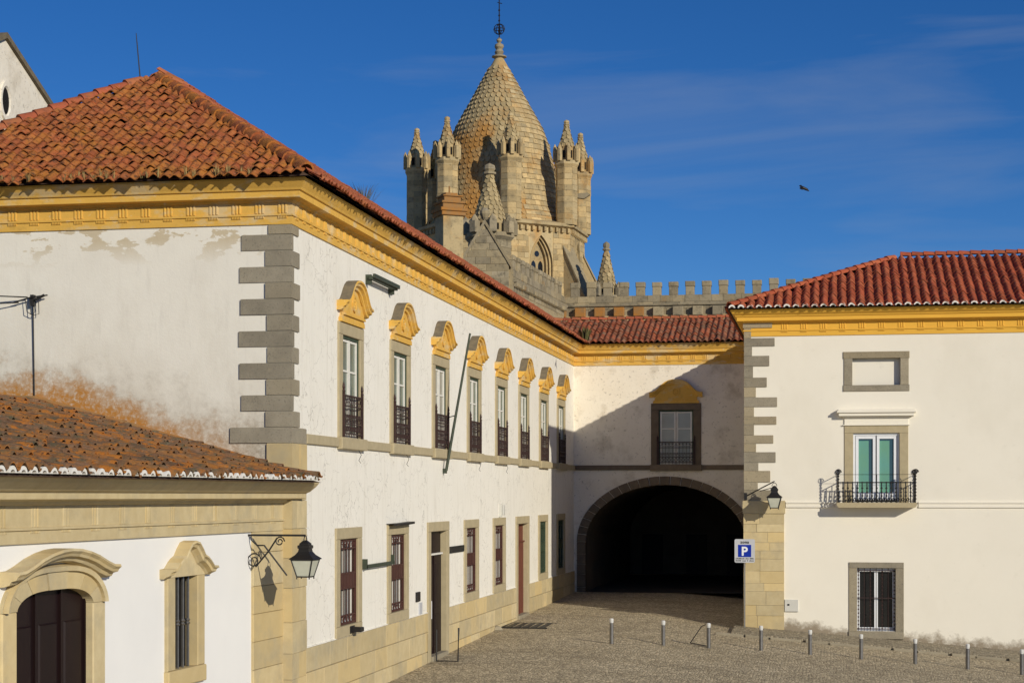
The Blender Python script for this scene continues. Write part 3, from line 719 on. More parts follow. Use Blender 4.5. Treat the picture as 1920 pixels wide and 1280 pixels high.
while z > -.35:
    hh = random.choice((.28, .36, .42, .48)); c = XC - .05 + random.uniform(.35, 1.0)
    for a, b in ((XC - .05, c), (c + .008, -1.66)):
        part('pier_stone', MB().abox(a, b, YC - .06 - random.uniform(0, .015), YC + (.8 if a < c else .3), z - hh + .006, z, .012), m_gold, hou)
    z -= hh
mb = MB()
for a, b in ((-1.60, .02), (2.86, WIN[1] - 1.4), (WIN[1] + 1.4, XCR)):
    mb = MB()
    for z0, z1, d in ((4.10, 4.155, .05), (4.155, 4.245, .03), (4.245, 4.29, .06)): mb.box(FC, a, b, z0, z1, -.02, d)
    part('string_course', mb, m_cream, hou)
def c_windows(c, dz):
    M = FC.m(c, 0)
    fr = MB(); fr.box(LF, -1.11, 1.11, 9.19, 9.42, -.28, .04, .01); fr.box(LF, -1.11, 1.11, 8.07, 8.28, -.28, .04, .01)
    for q in (-1, 1): fr.box(LF, min(q * .80, q * 1.085), max(q * .80, q * 1.085), 8.283, 9.187, -.28, .035, .01)
    bw = part('blind_window', fr, m_gran, hou, M); part('infill', MB().box(LF, -.8, .8, 8.28, 9.19, -.3, -.17), m_cream, bw, M)
    fr = MB(); fr.box(LF, -1.07, 1.07, 6.64, 6.90, -.3, .035, .01)
    for q in (-1, 1): fr.box(LF, min(q * .775, q * 1.07), max(q * .775, q * 1.07), 4.28, 6.637, -.3, .032, .01)
    w = part('window', fr, m_frame, hou, M)
    cn = MB()
    for z0, z1, d, e in ((6.93, 7.16, .05, 1.07), (7.16, 7.22, .10, 1.12), (7.22, 7.33, .24, 1.26), (7.33, 7.40, .30, 1.32), (7.40, 7.45, .26, 1.28)): cn.box(LF, -e, e, z0, z1, -.02, d, .006)
    cn.box(LF, -1.12, 1.12, 6.903, 6.93, -.02, .08)
    part('lintel_cornice', cn, m_cream, w, M)
    sh = MB()
    for q in (-1, 1):
        sh.box(LF, min(q * .70, q * .772), max(q * .70, q * .772), 4.3, 6.636, -.2, -.06)
        sh.box(LF, min(q * .59, q * .685), max(q * .59, q * .685), 4.36, 6.55, -.16, -.08); sh.box(LF, min(q * .02, q * .11), max(q * .02, q * .11), 4.36, 6.55, -.16, -.08)
        for z0, z1 in ((4.36, 4.62), (6.45, 6.55)): sh.box(LF, min(q * .11, q * .59), max(q * .11, q * .59), z0, z1, -.158, -.082)
    sh.box(LF, -.70, .70, 6.56, 6.636, -.2, -.06)
    part('sash', sh, m_signw, w, M)
    for q in (-1, 1): part('pane', MB().box(LF, min(q * .105, q * .595), max(q * .105, q * .595), 4.61, 6.46, -.15, -.13), m_dkblue, w, M)
    for q in (-1, 1): part('blind', MB().box(LF, -.595 if q < 0 else .105, -.25 if q < 0 else .445, 4.61, 6.38, -.13, -.126), m_paneg, w, M)
    # balcony
    bl = part('balcony', MB().prism(LF, [(-1.27, 4.10), (1.27, 4.10), (1.33, 4.18), (1.33, 4.27), (-1.33, 4.27), (-1.33, 4.18)], -.02, .62), m_frame, hou, M)
    rl = MB(); dF = .57
    def spiral(s, z, d, r, plane):
        pts = []
        for k in range(15):
            a = k * math.pi / 6; rr = r * (1 - k / 24)
            pts.append(LF.p(s + (rr * math.cos(a) if plane else 0), z + rr * math.sin(a), d + (0 if plane else rr * math.cos(a))))
        rl.tube(pts, .014, 4, False)
    for z, r in ((4.33, .014), (4.95, .02)):
        rl.tube([LF.p(-1.28, z, 0), LF.p(-1.28, z, dF), LF.p(1.28, z, dF), LF.p(1.28, z, 0)], r, 5)
    for q in (-1, 1):
        rl.tube([LF.p(q * 1.28, 5.22, 0), LF.p(q * 1.28, 5.22, dF)], .014, 5)
        for dd in (.03, dF):
            rl.tube([LF.p(q * 1.28, 4.27, dd), LF.p(q * 1.28, 5.38, dd)], .022, 5)
            for zz in range(8): rl.lathe(LF.p(q * 1.28, 4.4 + .11 * zz, dd), [(.02, -.035), (.045, 0), (.02, .035)], 5, cap=False)
            spiral(q * 1.28, 5.30, dd, .11, True)
        for dd in (.2, .38): rl.tube([LF.p(q * 1.28, 4.27, dd), LF.p(q * 1.28, 4.95, dd)], .014, 5)
    rl.tube([LF.p(0, 4.27, dF), LF.p(0, 5.22, dF)], .018, 5); rl.tube([LF.p(-1.28, 5.22, dF), LF.p(1.28, 5.22, dF)], .007, 4)
    for k in range(1, 16):
        s = -1.28 + 2.56 * k / 16; rl.tube([LF.p(s, 4.27, dF), LF.p(s, 4.42, dF + .07), LF.p(s, 4.6, dF + .04), LF.p(s, 4.98, dF)], .02, 5)
        for z in (4.5, 4.62, 4.76): rl.lathe(LF.p(s, z, dF), [(.018, -.04), (.045, 0), (.018, .04)], 5, cap=False)
        if k not in (1, 15): spiral(s + .07, 4.37, dF, .055, True)
    part('railing', rl, m_iron, bl, M)
    # ground-floor window with white grille
    fr = MB(); zb = -.13 - dz; fr.box(LF, -.92, .92, 2.035, 2.23, -.3, .035, .01); fr.box(LF, -.92, .92, zb - .25, zb, -.3, .06, .01)
    for q in (-1, 1): fr.box(LF, min(q * .645, q * .92), max(q * .645, q * .92), zb, 2.032, -.3, .032, .01)
    g = part('window', fr, m_gran, hou, M)
    part('pane', MB().box(LF, -.64, .64, zb, 2.03, -.3, -.24), m_dark, g, M)
    sh = MB()
    for a, b in ((-.64, -.55), (-.06, .06), (.55, .64)): sh.box(LF, a, b, zb, 2.03, -.24, -.17)
    for z0, z1 in ((zb, zb + .13), (1.90, 2.03)): sh.box(LF, -.64, .64, z0, z1, -.238, -.172)
    part('sash', sh, m_signw, g, M)
    gr = MB()
    for k in range(7):
        s = -.6 + 1.2 * k / 6; gr.tube([LF.p(s, zb, -.08), LF.p(s, 2.03, -.08)], .011, 5)
        if k % 2 == 0:
            z = zb + .1
            while z < 1.95: gr.lathe(LF.p(s, z, -.08), [(.012, -.035), (.032, 0), (.012, .035)], 5, cap=False); z += .13
    for z in (zb + .08, 1.0, 1.93): gr.box(LF, -.64, .64, z, z + .025, -.092, -.068)
    part('grille', gr, m_brown, g, M)
for c in WIN: c_windows(c, (c - W2) * .07)
# roof
ec = Vector((XC - .58, YC - .62, 10.93)); rr = ray(1690, 483); k_ = rr[0] / rr[1]
tc_ = (k_ * ec.y - ec.x) / (1 - k_); apc = Vector((ec.x + tc_, ec.y + tc_, 0)); apc.z = ZC + rr[2] * apc.y / rr[1]
tpc = (apc.z - ec.z) / tc_; cc = 1 / math.hypot(1, tpc); sc_ = tpc * cc; LC = tc_ / cc
XRR = XCR + .6; D3 = Vector((0, 0, -.03))
mb = MB()
mb.add([ec + D3, Vector((XRR, ec.y, ec.z)) + D3, Vector((XRR, apc.y, apc.z)) + D3, apc + D3], [(0, 1, 2, 3)])
mb.add([Vector((ec.x, YCB, ec.z)) + D3, ec + D3, apc + D3, Vector((apc.x, YCB, apc.z)) + D3], [(0, 1, 2, 3)])
mb.add([Vector((apc.x, YCB, apc.z)) + D3, apc + D3, Vector((XRR, apc.y, apc.z)) + D3, Vector((XRR, YCB, apc.z)) + D3], [(0, 1, 2, 3)])
roofC = part('roof', mb, m_deck, hou)
bC, tC = tile_mesh('roof_tile', .31, .46, .095, .02, m_tileC, 8, True)
roof_slope(roofC, bC, tC, m_tileC, ec + Vector((0, -.08, -.03)), (1, 0, 0), (0, cc, sc_), [(.05, 0), (XRR - ec.x, 0), (XRR - ec.x, LC), (tc_, LC)], .31, .40, .7, 300, .06)
roof_slope(roofC, bC, tC, m_tileC, Vector((ec.x - .08, YCB, ec.z - .03)), (0, -1, 0), (cc, 0, sc_), [(0, 0), (YCB - ec.y - .05, 0), (YCB - ec.y - tc_, LC), (0, LC)], .31, .40, .25, 0, .05)
ridge_tiles(roofC, ec + Vector((.1, .1, .07)), apc + up, .14, .42, m_tileC, .3)
ridge_tiles(roofC, apc + up, Vector((XRR, apc.y, apc.z)) + up, .14, .42, m_tileC, .3)
def plug_mesh(w, h, m):
    b = MB(); n = 8
    o = [(w * .36 * -math.cos(math.pi * i / n), h * 1.12 * math.sin(math.pi * i / n)) for i in range(n + 1)]; i_ = [(a * .62, z * .45) for a, z in o]
    b.strip([LF.p(a, z, .012) for a, z in i_], [LF.p(a, z, .012) for a, z in o]); b.strip([LF.p(a, z, .012) for a, z in o], [LF.p(a, z, -.12) for a, z in o]); b.strip([LF.p(a, z, -.12) for a, z in i_], [LF.p(a, z, .012) for a, z in i_])
    return b.mesh('mortar_plug', [m])
pg = plug_mesh(.31, .10, m_mortar)
k = 0
while ec.x + .05 + (k + .35) * .31 < 9.5:
    put('mortar_plug', pg, roofC, Fr((ec.x + .05 + (k + .37) * .31, ec.y - .09, ec.z - .005), (1, 0, 0), (0, -1, 0)).m(0, 0)); k += 1

# ================================================================== THE LOW ANNEX (left, in front of the palace)
dB = math.atan(800 / F_PX) - TH
B0 = ony(528, 1000, YA)
FB = Fr((B0.x, B0.y, 0), (math.sin(dB), math.cos(dB), 0), (math.cos(dB), -math.sin(dB), 0))
ann = thing('annex', FB.p(0, -.4), 'low white annex with golden stone cornice, lichened tile roof and an arched dark door', 'building')
S0 = -22.0
DC, NW = -9.66, -4.875
mb = MB(); wall_holes(mb, FB, S0, .2, -.6, 4.75, [(DC - 1.24, DC + 1.24, -.6, 3.2), (NW - .50, NW + .50, 1.40, 3.08)], .5)
mb.add([FB.p(S0, -.6), FB.p(S0, -.6, -11), FB.p(S0, 6, -11), FB.p(S0, 4.75)], [(0, 1, 2, 3)]); mb.add([FB.p(S0, -.6, -11), FB.p(0, -.6, -11), FB.p(0, 4.75, -11), FB.p(S0, 4.75, -11)], [(0, 1, 2, 3)])
part('wall', mb, m_white, ann)
ZB = 3.79
pb = [(.0, ZB), (.05, ZB), (.05, ZB + .19), (.085, ZB + .2), (.085, ZB + .235), (.05, ZB + .24), (.05, ZB + .565), (.12, ZB + .58), (.15, ZB + .63), (.34, ZB + .66), (.34, ZB + .76), (.42, ZB + .79), (.56, ZB + .9), (.62, ZB + .97), (.62, ZB + 1.0), (0, ZB + 1.02)]
a, b = FB.p(S0, 0), FB.p(.55, 0)
part('cornice', MB().sweep([(a.x, a.y), (b.x, b.y)], pb), m_gold, ann)
tb = MB()
for k in (-1, 0, 1): tb.box(LF, k * .085 - .025, k * .085 + .02, .245, .56, 0, .058, .004)
for k in range(6): c = (k - 2.5) * .05; tb.box(LF, c - .017, c + .014, .15, .19, 0, .06)
tbm = tb.mesh('triglyph', [m_gold])
s = -.62
while s > -13: put('triglyph', tbm, ann, FB.m(s, ZB)); s -= .97
z = ZB - .003
while z > -.4:
    hh = random.choice((.42, .55, .66, .74))
    part('pilaster_stone', MB().box(FB, -1.66, -.02, z - hh + .006, z, -.05, .05 + random.uniform(-.008, .008), .012), m_gold, ann); z -= hh
# arched door
M = FB.m(DC, 0); hw, sp0 = 1.20, 2.80
arcp = lambda a, g: (-(hw + g) * math.cos(a), sp0 + (.27 + g * .92) * (1 - abs(math.cos(a)) ** 3.2) ** .6)
lf = MB(); lf.box(LF, -1.24, 1.24, -.5, 3.2, -.3, -.11)
for c in (-.8, 0, .8):
    for z0, z1 in ((-.1, 1.0), (1.15, 2.55)): lf.box(LF, c - .28, c + .28, z0, z1, -.11, -.085, .025)
for c in (-1.2, -.4, .4, 1.2): lf.box(LF, c - .035, c + .035, -.5, 3.2, -.11, -.07)
door = part('door', lf, m_wood, ann, M)
for q in (-1, 1): part('jamb', MB().box(LF, min(q * hw, q * (hw + .42)), max(q * hw, q * (hw + .42)), -.5, sp0 - .003, -.4, .06, .02), m_gold, door, M)
for k in range(7):
    A = [math.pi * (k + .012 + .976 * t / 4) / 7 for t in range(5)]
    part('voussoir', MB().prism(LF, [arcp(a, 0) for a in A] + [arcp(a, .34 + (.08 if k in (0, 6) else 0)) for a in reversed(A)], -.4, .062 if k != 3 else .085), m_gold, door, M)
ins = MB(); A = [math.pi * t / 24 for t in range(25)]
ins.strip([LF.p(*arcp(a, .30), .06) for a in A], [LF.p(*arcp(a, .30), .12) for a in A]); ins.strip([LF.p(*arcp(a, .30), .12) for a in A], [LF.p(*arcp(a, .38), .14) for a in A]); ins.strip([LF.p(*arcp(a, .38), .14) for a in A], [LF.p(*arcp(a, .42), 0) for a in A])
part('moulding', ins, m_gold, door, M)
hc = [(-1.62, 3.40), (-1.42, 3.41), (-1.2, 3.47), (-.9, 3.57), (-.6, 3.64), (-.3, 3.685), (0, 3.70)]; hc += [(-a, z) for a, z in reversed(hc[:-1])]
part('hood', hood(hc, [(0, -.02), (.0, .33), (.04, .345), (.08, .30), (.12, .28), (.14, .2), (.19, .17), (.22, .08), (.22, 0)], None), [m_gold, m_gold], door, M)
# narrow barred window
M = FB.m(NW, 0); fr = MB()
for q in (-1, 1): fr.box(LF, min(q * .485, q * .80), max(q * .485, q * .80), 1.42, 3.06, -.4, .07, .015)
fr.box(LF, -.82, .82, 1.12, 1.417, -.4, .10, .02); fr.prism(LF, [(-.80, 3.063), (.80, 3.063), (.80, 3.2), (.62, 3.24), (.45, 3.40), (.2, 3.52), (0, 3.58), (-.2, 3.52), (-.45, 3.40), (-.62, 3.24), (-.80, 3.2)], -.4, .072)
nw = part('window', fr, m_gold, ann, M)
hn = [(-1.0, 3.22), (-.82, 3.23), (-.68, 3.33), (-.55, 3.40), (-.42, 3.44), (-.3, 3.56), (-.16, 3.67), (0, 3.70)]; hn += [(-a, z) for a, z in reversed(hn[:-1])]
part('hood', hood(hn, [(0, -.02), (0, .26), (.04, .27), (.06, .22), (.11, .20), (.14, .12), (.17, .08), (.17, 0)], None), [m_gold, m_gold], nw, M)
part('pane', MB().box(LF, -.49, .49, 1.41, 3.07, -.45, -.17), m_black, nw, M)
br = MB()
for s in (-.34, -.12, .10, .32):
    br.tube([LF.p(s, 1.42, -.06), LF.p(s, 3.06, -.06)], .03, 6)
    for z in (2.2, 2.26): br.lathe(LF.p(s, z, -.06), [(.028, -.03), (.05, 0), (.028, .03)], 6, cap=False)
part('grille', br, m_steel, nw, M)
# roof
tn = .262; cb = 1 / math.hypot(1, tn); sb = tn * cb
OB = FB.p(S0, 4.80, .80); euB = -FB.n * cb + Vector((0, 0, sb)); LB = 6.1 / cb
mb = MB(); q0, q1 = OB + Vector((0, 0, -.03)), FB.p(0, 4.80, .80) + Vector((0, 0, -.03))
mb.add([q0, q1 + FB.e * .2, q1 + FB.e * .2 + euB * LB, q0 + euB * LB], [(0, 1, 2, 3)])
rd = FB.p(S0, 4.80 + 6.1 * tn - .03, .8 - 6.1); mb.add([rd, rd + FB.e * 22, rd + FB.e * 22 - FB.n * 6 + Vector((0, 0, -1.7)), rd - FB.n * 6 + Vector((0, 0, -1.7))], [(0, 1, 2, 3)])
roofB = part('roof', mb, m_deck, ann)
bB, tB = tile_mesh('roof_tile', .296, .46, .085, .02, m_tileB, 8, True)
roof_slope(roofB, bB, tB, m_tileB, OB, FB.e, euB, [(6.0, 0), (22.2, 0), (22.2, LB), (6.0, LB)], .296, .36, 1.8, 300, .09)
ridge_tiles(roofB, rd + FB.e * 6, rd + FB.e * 22, .13, .42, m_tileB, 1)
pgb = plug_mesh(.296, .09, m_mortar)
for k in range(54): put('mortar_plug', pgb, roofB, Fr(OB + FB.e * (6 + (k + .36) * .296) + FB.n * .012 + Vector((0, 0, .015)), FB.e, FB.n).m(0, 0))
fl = MB(); e1 = Vector((-10.85, YA - .03, 4.97)); e2 = Vector((-16.6, YA - .03, 6.56))
fl.tube([e1, (-13, YA - .03, 5.58), e2, (-17.6, YA - .03, 6.6)], .06, 6); part('flashing', fl, m_rust, ann)

# ================================================================== THE CATHEDRAL
RT_, DP = Vector((CT, ST, 0)), Vector((-ST, CT, 0))
def polar(c, r, deg, z): a = R(deg); return Vector((c.x, c.y, z)) + RT_ * (r * math.sin(a)) - DP * (r * math.cos(a))
YT = 135.0; tcn = atY(936, 929, YT); ZT = lambda py, Y=YT: ZC + (HOR - py) / F_PX * Y; MP = YT / F_PX
tow = thing('cathedral_tower', (tcn.x, tcn.y, 0), 'golden stone octagonal cathedral lantern tower with scaled conical spire and corner turrets', 'tower')
A0 = 8.0; RD = 5.15 / 105 * YT; ZD = ZT(418, 128.5)
def oct_ring(r, z): return [polar(tcn, r, A0 + 45 * k, z) for k in range(8)]
def facet(k, r):
    a, b = polar(tcn, r, A0 + 45 * k, 0), polar(tcn, r, A0 + 45 * (k + 1), 0)
    e = (b - a).normalized(); return Fr(a, e, Vector((e.y, -e.x, 0))), (b - a).length
drum = MB(); fw = {}
def gothic(hw, zs, rise, n=8):
    """pointed outline left to right"""
    q = [(-hw, zs)]; Rr = (hw * hw + rise * rise) / (2 * hw)
    for i in range(1, n + 1):
        z = rise * i / n; q.append((-(math.sqrt(max(Rr * Rr - z * z, 0)) - (Rr - hw)), zs + z))
    return q + [(-a, z) for a, z in reversed(q[:-1])]
for k in range(8):
    fr, ln = facet(k, RD); c = ln / 2
    if k in (0, 1):
        g = [(c + a, z) for a, z in gothic(.98, ZD - 2.9, 2.2)]; zb = ZD - 4.5
        wall_arch(drum, fr, 0, ln, zb, ZD, g)
        drum.add([fr.p(0, 4), fr.p(ln, 4), fr.p(ln, zb), fr.p(0, zb)], [(0, 1, 2, 3)])
        fw[k] = (fr, c, zb)
    else: drum.add([fr.p(0, 4), fr.p(ln, 4), fr.p(ln, ZD), fr.p(0, ZD)], [(0, 1, 2, 3)])
dr = part('drum', drum, m_tower, tow)
for k in (7, 0, 1):
    fr, ln = facet(k, RD); c = ln / 2
    if k == 7: ashlar(dr, fr, 0, ln, 9, ZD, .42, (.5, 1.0), m_tower, (.01, .04), True)
    else:
        zb = ZD - 4.5
        ashlar(dr, fr, 0, ln, 9, zb, .42, (.5, 1.0), m_tower, (.01, .04), True)
        for s0, s1 in ((0, c - 1.05), (c + 1.05, ln)): ashlar(dr, fr, s0, s1, zb, ZD, .42, (.5, 1.0), m_tower, (.01, .04), True)
for k, (fr, c, zb) in fw.items():
    M = fr.m(c, 0); st = MB(); prevo = None
    for ins_, dep in ((0, .05), (0, -.15), (.16, -.15), (.16, -.35), (.32, -.35), (.32, -.6)):
        o = [(-(.98 - ins_), zb)] + gothic(.98 - ins_, ZD - 2.9, 2.2 - ins_ * 1.2) + [(.98 - ins_, zb)]
        ring = [LF.p(a, z, dep) for a, z in o]
        if prevo: st.strip(prevo, ring)
        prevo = ring
    st.add(prevo, [tuple(range(len(prevo)))])
    st.box(LF, -.68, .68, zb, zb + .25, -.62, .05, .02)
    w = part('gothic_window', st, m_tower, tow, M)
    for q in (-1, 1):
        l = gothic(.20, ZD - 2.9, .4, 4); l = [(q * .30 + a, z) for a, z in [(-.20, zb + .7)] + l + [(.20, zb + .7)]]
        part('lancet', MB().prism(LF, l, -.7, -.585), m_dark, w, M)
    part('roundel', MB().prism(LF, [(.2 * math.cos(i * math.pi / 6), ZD - 2.0 + .22 * math.sin(i * math.pi / 6)) for i in range(12)], -.7, -.585), m_dark, w, M)
# cornice with corbels
mb = MB()
for r0, z0, r1, z1 in ((RD, ZD - .1, RD + .32, ZD + .05), (RD + .32, ZD + .05, RD + .36, ZD + .25), (RD + .36, ZD + .25, RD - .8, ZD + .55)): mb.strip(oct_ring(r0, z0), oct_ring(r1, z1), True)
part('cornice', mb, m_tower, tow)
for k in (6, 7, 0, 1):
    fr, ln = facet(k, RD); n = 10
    for i in range(n): part('corbel', MB().box(fr, ln * (i + .3) / n, ln * (i + .7) / n, ZD - .42, ZD - .08, -.05, .26, .03), m_tower, tow)
# spire with scales
prof = [(.2, ZT(108)), (.25, ZT(110)), (.82, ZT(142)), (1.52, ZT(183)), (2.6, ZT(244)), (2.95, ZT(275)), (3.42, ZT(350)), (3.75, ZT(398)), (4.2, ZT(425))]
prof = [(r / 105 * YT, z) for r, z in prof]
def spire_r(z):
    for (r0, z0), (r1, z1) in zip(prof, prof[1:]):
        if z1 <= z <= z0: return r0 + (r1 - r0) * (z0 - z) / (z0 - z1)
    return prof[-1][0]
sp = part('spire', MB().lathe((tcn.x, tcn.y, 0), list(reversed(prof)), 48), m_scale, tow, smooth=True)
sc = MB(); bl = MB(); z = ZD + .1
while z < prof[0][1] - .9:
    r = spire_r(z); hh = .40 if r > 2 else .34; n = max(10, int(2 * math.pi * r / .42)); off = random.random()
    r2 = spire_r(z + hh * 1.15)
    for k in range(n):
        d0 = 360 * (k + off) / n; w = 360 / n * .47; am = (d0 + 180) % 360 - 180
        lift = .045 + random.uniform(0, .04)
        if am < 22 or am > 150:
            pts = [polar(tcn, r2 + .02, d0 - w, z + hh * 1.15), polar(tcn, r2 + .02, d0 + w, z + hh * 1.15), polar(tcn, r + lift - .02, d0 + w, z + hh * .42), polar(tcn, r + lift, d0 + w * .55, z + hh * .08), polar(tcn, r + lift, d0, z - .02), polar(tcn, r + lift, d0 - w * .55, z + hh * .08), polar(tcn, r + lift - .02, d0 - w, z + hh * .42)]
            inn_ = [polar(tcn, r - .02, d0 + w, z + hh * .42), polar(tcn, r - .02, d0 + w * .55, z + hh * .08), polar(tcn, r - .02, d0, z - .02), polar(tcn, r - .02, d0 - w * .55, z + hh * .08), polar(tcn, r - .02, d0 - w, z + hh * .42)]
            sc.add(pts + inn_, [(6, 5, 4, 3, 2, 1, 0), (2, 3, 8, 7), (3, 4, 9, 8), (4, 5, 10, 9), (5, 6, 11, 10)])
        else:
            o = random.uniform(.015, .05); w2 = 360 / n * .49
            P = [polar(tcn, r2 + o, d0 - w2, z + hh * .98), polar(tcn, r2 + o, d0 + w2, z + hh * .98), polar(tcn, r + o + .02, d0 + w2, z + .02), polar(tcn, r + o + .02, d0 - w2, z + .02)]
            Q = [polar(tcn, r - .03, d0 + w2, z + .02), polar(tcn, r - .03, d0 - w2, z + .02), polar(tcn, r2 - .03, d0 - w2, z + hh), polar(tcn, r2 - .03, d0 + w2, z + hh)]
            bl.add(P + Q, [(3, 2, 1, 0), (3, 2, 4, 5), (0, 3, 5, 6), (1, 2, 4, 7)])
    z += hh
part('scale_stones', sc, m_scale, sp, stuff=True); part('coursed_stones', bl, m_tower, sp, stuff=True)
zf = prof[0][1]; u = MP
fn = part('finial', MB().lathe((tcn.x, tcn.y, zf), [(.30, -.1), (.58, 0), (.58, .08), (.28, .2), (.36, .4), (.25, .6), (.36, .78), (.34, .95), (.11, 1.1), (.21, 1.25), (.21, 1.36), (.05, 1.5)], 10), m_grey, tow, smooth=True)
vn = MB(); vc = Vector((tcn.x, tcn.y, zf - .4)); vn.tube([vc + Vector((0, 0, 1.8)), vc + Vector((0, 0, 6.3))], .045, 5)
for k in range(4):
    a = math.pi * k / 4; vn.tube([vc + Vector((.42 * math.cos(q * math.pi / 6) * math.cos(a), .42 * math.cos(q * math.pi / 6) * math.sin(a), 2.55 + .40 * math.sin(q * math.pi / 6))) for q in range(13)], .03, 4, False)
vn.tube([vc + RT_ * (.42 * math.cos(q * math.pi / 6)) + DP * (.42 * math.sin(q * math.pi / 6)) + Vector((0, 0, 2.55)) for q in range(13)], .03, 4, False)
for z in (3.2, 3.6, 4.0): vn.lathe(vc + Vector((0, 0, z)), [(.04, -.08), (.09, 0), (.04, .08)], 6)
vn.tube([vc + Vector((0, 0, 4.6)) - RT_ * .14, vc + Vector((0, 0, 4.5)) + RT_ * .22], .03, 4)
part('weather_vane', vn, m_iron, tow)
# corner turrets
def turret(parent, c, rad, z0, zcr, zct, ztip, mshaft=m_tower, nseg=8, ang=A0 + 22.5, merl=8, slit=True):
    cen = Vector((c.x, c.y, 0)); pr = lambda r, z: [polar(cen, r, ang + 360 / nseg * k, z) for k in range(nseg)]
    m = MB(); m.strip(pr(rad, z0), pr(rad, zcr), True)
    t = part('turret', m, mshaft, parent)
    m = MB(); zz = z0
    while zz < zcr - .2:
        hh = .42
        for k in range(nseg):
            a, b = polar(cen, rad, ang + 360 / nseg * k, 0), polar(cen, rad, ang + 360 / nseg * (k + 1), 0); e = b - a; ln = e.length; e.normalize(); fr = Fr(a, e, (e.y, -e.x, 0))
            m.box(fr, .01, ln - .01, zz + .008, min(zz + hh, zcr) - .008, -.05, random.uniform(.008, .035), .01)
        zz += hh
    part('stone_blocks', m, mshaft, t, stuff=True)
    m = MB(); rc_ = rad * 1.16
    m.strip(pr(rad, zcr - .25), pr(rc_, zcr), True); m.strip(pr(rc_, zcr), pr(rc_, zcr + .25), True); m.strip(pr(rc_, zcr + .25), pr(rad * .85, zcr + .3), True)
    cr = part('crown', m, mshaft, t)
    for k in range(merl):
        p = polar(cen, rc_ * .95, ang + 360 / merl * (k + .5), 0); e = (polar(cen, 1, ang + 360 / merl * (k + .5) + 90, 0) - cen).normalized(); w = rad * .17
        mm = MB(); fr = Fr(p, e, (e.y, -e.x, 0)); mm.box(fr, -w, w, zcr + .2, zct - .25, -w, w, .03); mm.lathe(fr.p(0, zct - .25), [(w * 1.1, 0), (w * .9, .18), (.02, .42)], 6)
        part('merlon', mm, mshaft, t)
    h = ztip - zct
    cone = [(rad * .80, zcr + .28), (rad * .80, zct - .3), (rad * .72, zct), (rad * .5, zct + h * .3), (rad * .27, zct + h * .62), (rad * .17, zct + h * .8)]
    part('cone', MB().lathe(cen, cone, 14), m_scale, t)
    s2 = MB(); zz = zct - .1
    while zz < zct + h * .72:
        def cr_(z):
            for (r0, a0), (r1, a1) in zip(cone[1:], cone[2:]):
                if a0 <= z <= a1: return r0 + (r1 - r0) * (z - a0) / (a1 - a0)
            return cone[-1][0]
        r = cr_(zz); r2 = cr_(zz + .34); n = max(6, int(2 * math.pi * r / .34)); off = random.random()
        for k in range(n):
            d0 = 360 * (k + off) / n; w = 360 / n * .46; l = .05
            s2.add([polar(cen, r2 + .02, d0 - w, zz + .34), polar(cen, r2 + .02, d0 + w, zz + .34), polar(cen, r + l, d0 + w, zz + .1), polar(cen, r + l, d0, zz - .02), polar(cen, r + l, d0 - w, zz + .1), polar(cen, r - .02, d0 + w, zz + .1), polar(cen, r - .02, d0, zz - .02), polar(cen, r - .02, d0 - w, zz + .1)], [(4, 3, 2, 1, 0), (2, 3, 6, 5), (3, 4, 7, 6)])
        zz += .3
    part('scale_stones', s2, m_scale, t, stuff=True)
    z = zct + h * .78; q = h * .22
    part('finial', MB().lathe(cen + Vector((0, 0, z)), [(rad * .17, 0), (rad * .30, q * .1), (rad * .30, q * .25), (rad * .2, q * .32), (rad * .27, q * .5), (rad * .24, q * .8), (.02, q)], 8), mshaft, t)
    if slit:
        for dg in (-25, 25): part('slit', MB().box(Fr(polar(cen, rad * .8, dg, 0), (polar(cen, 1, dg + 90, 0) - cen), (polar(cen, 1, dg, 0) - cen)), -.13, .13, zcr + .45, zct - .35, -.1, .03), m_black, t)
    return t
RTU = 4.9 / 105 * YT
for k in range(8):
    c = polar(tcn, RTU, A0 + 45 * k, 0)
    turret(tow, c, .80, ZD + .2, ZT(297, 128.5), ZT(262, 128.5), ZT(210, 128.5))
# spout high on the right turret, and buttresses
p = polar(tcn, RTU + .55, 62, ZT(378)); gfr = Fr((p.x, p.y, 0), RT_, -DP)
part('gargoyle', MB().prism(gfr, [(-.5, p.z), (.55, p.z + .1), (.75, p.z - .05), (.3, p.z - .35), (-.5, p.z - .25)], -.2, .25), m_grey, tow)
for k in (1, 2):
    a = A0 + 45 * k; c = polar(tcn, RD - .2, a, 0); e = (polar(tcn, 10, a, 0) - tcn).normalized(); fr = Fr((c.x, c.y, 0), e, (e.y, -e.x, 0))
    zt_ = ZT(462, 130); zl = ZT(532, 130)
    b_ = part('buttress', MB().prism(fr, [(0, 4), (2.1, 4), (2.1, zl), (1.9, zl + .1), (0, zt_)], -.55, .55), m_tower, tow)
    part('coping', MB().prism(fr, [(2.15, zl), (2.0, zl + .2), (0, zt_ + .16), (0, zt_), (1.9, zl + .08), (2.15, zl - .1)], -.65, .65), m_grey, b_)
    ashlar(b_, Fr(fr.p(2.1, 0), fr.n * -1 if False else Vector((-e.y, e.x, 0)), e), -.55, .55, 6, zl - .1, .42, (.5, .9), m_tower, (.01, .04), True)
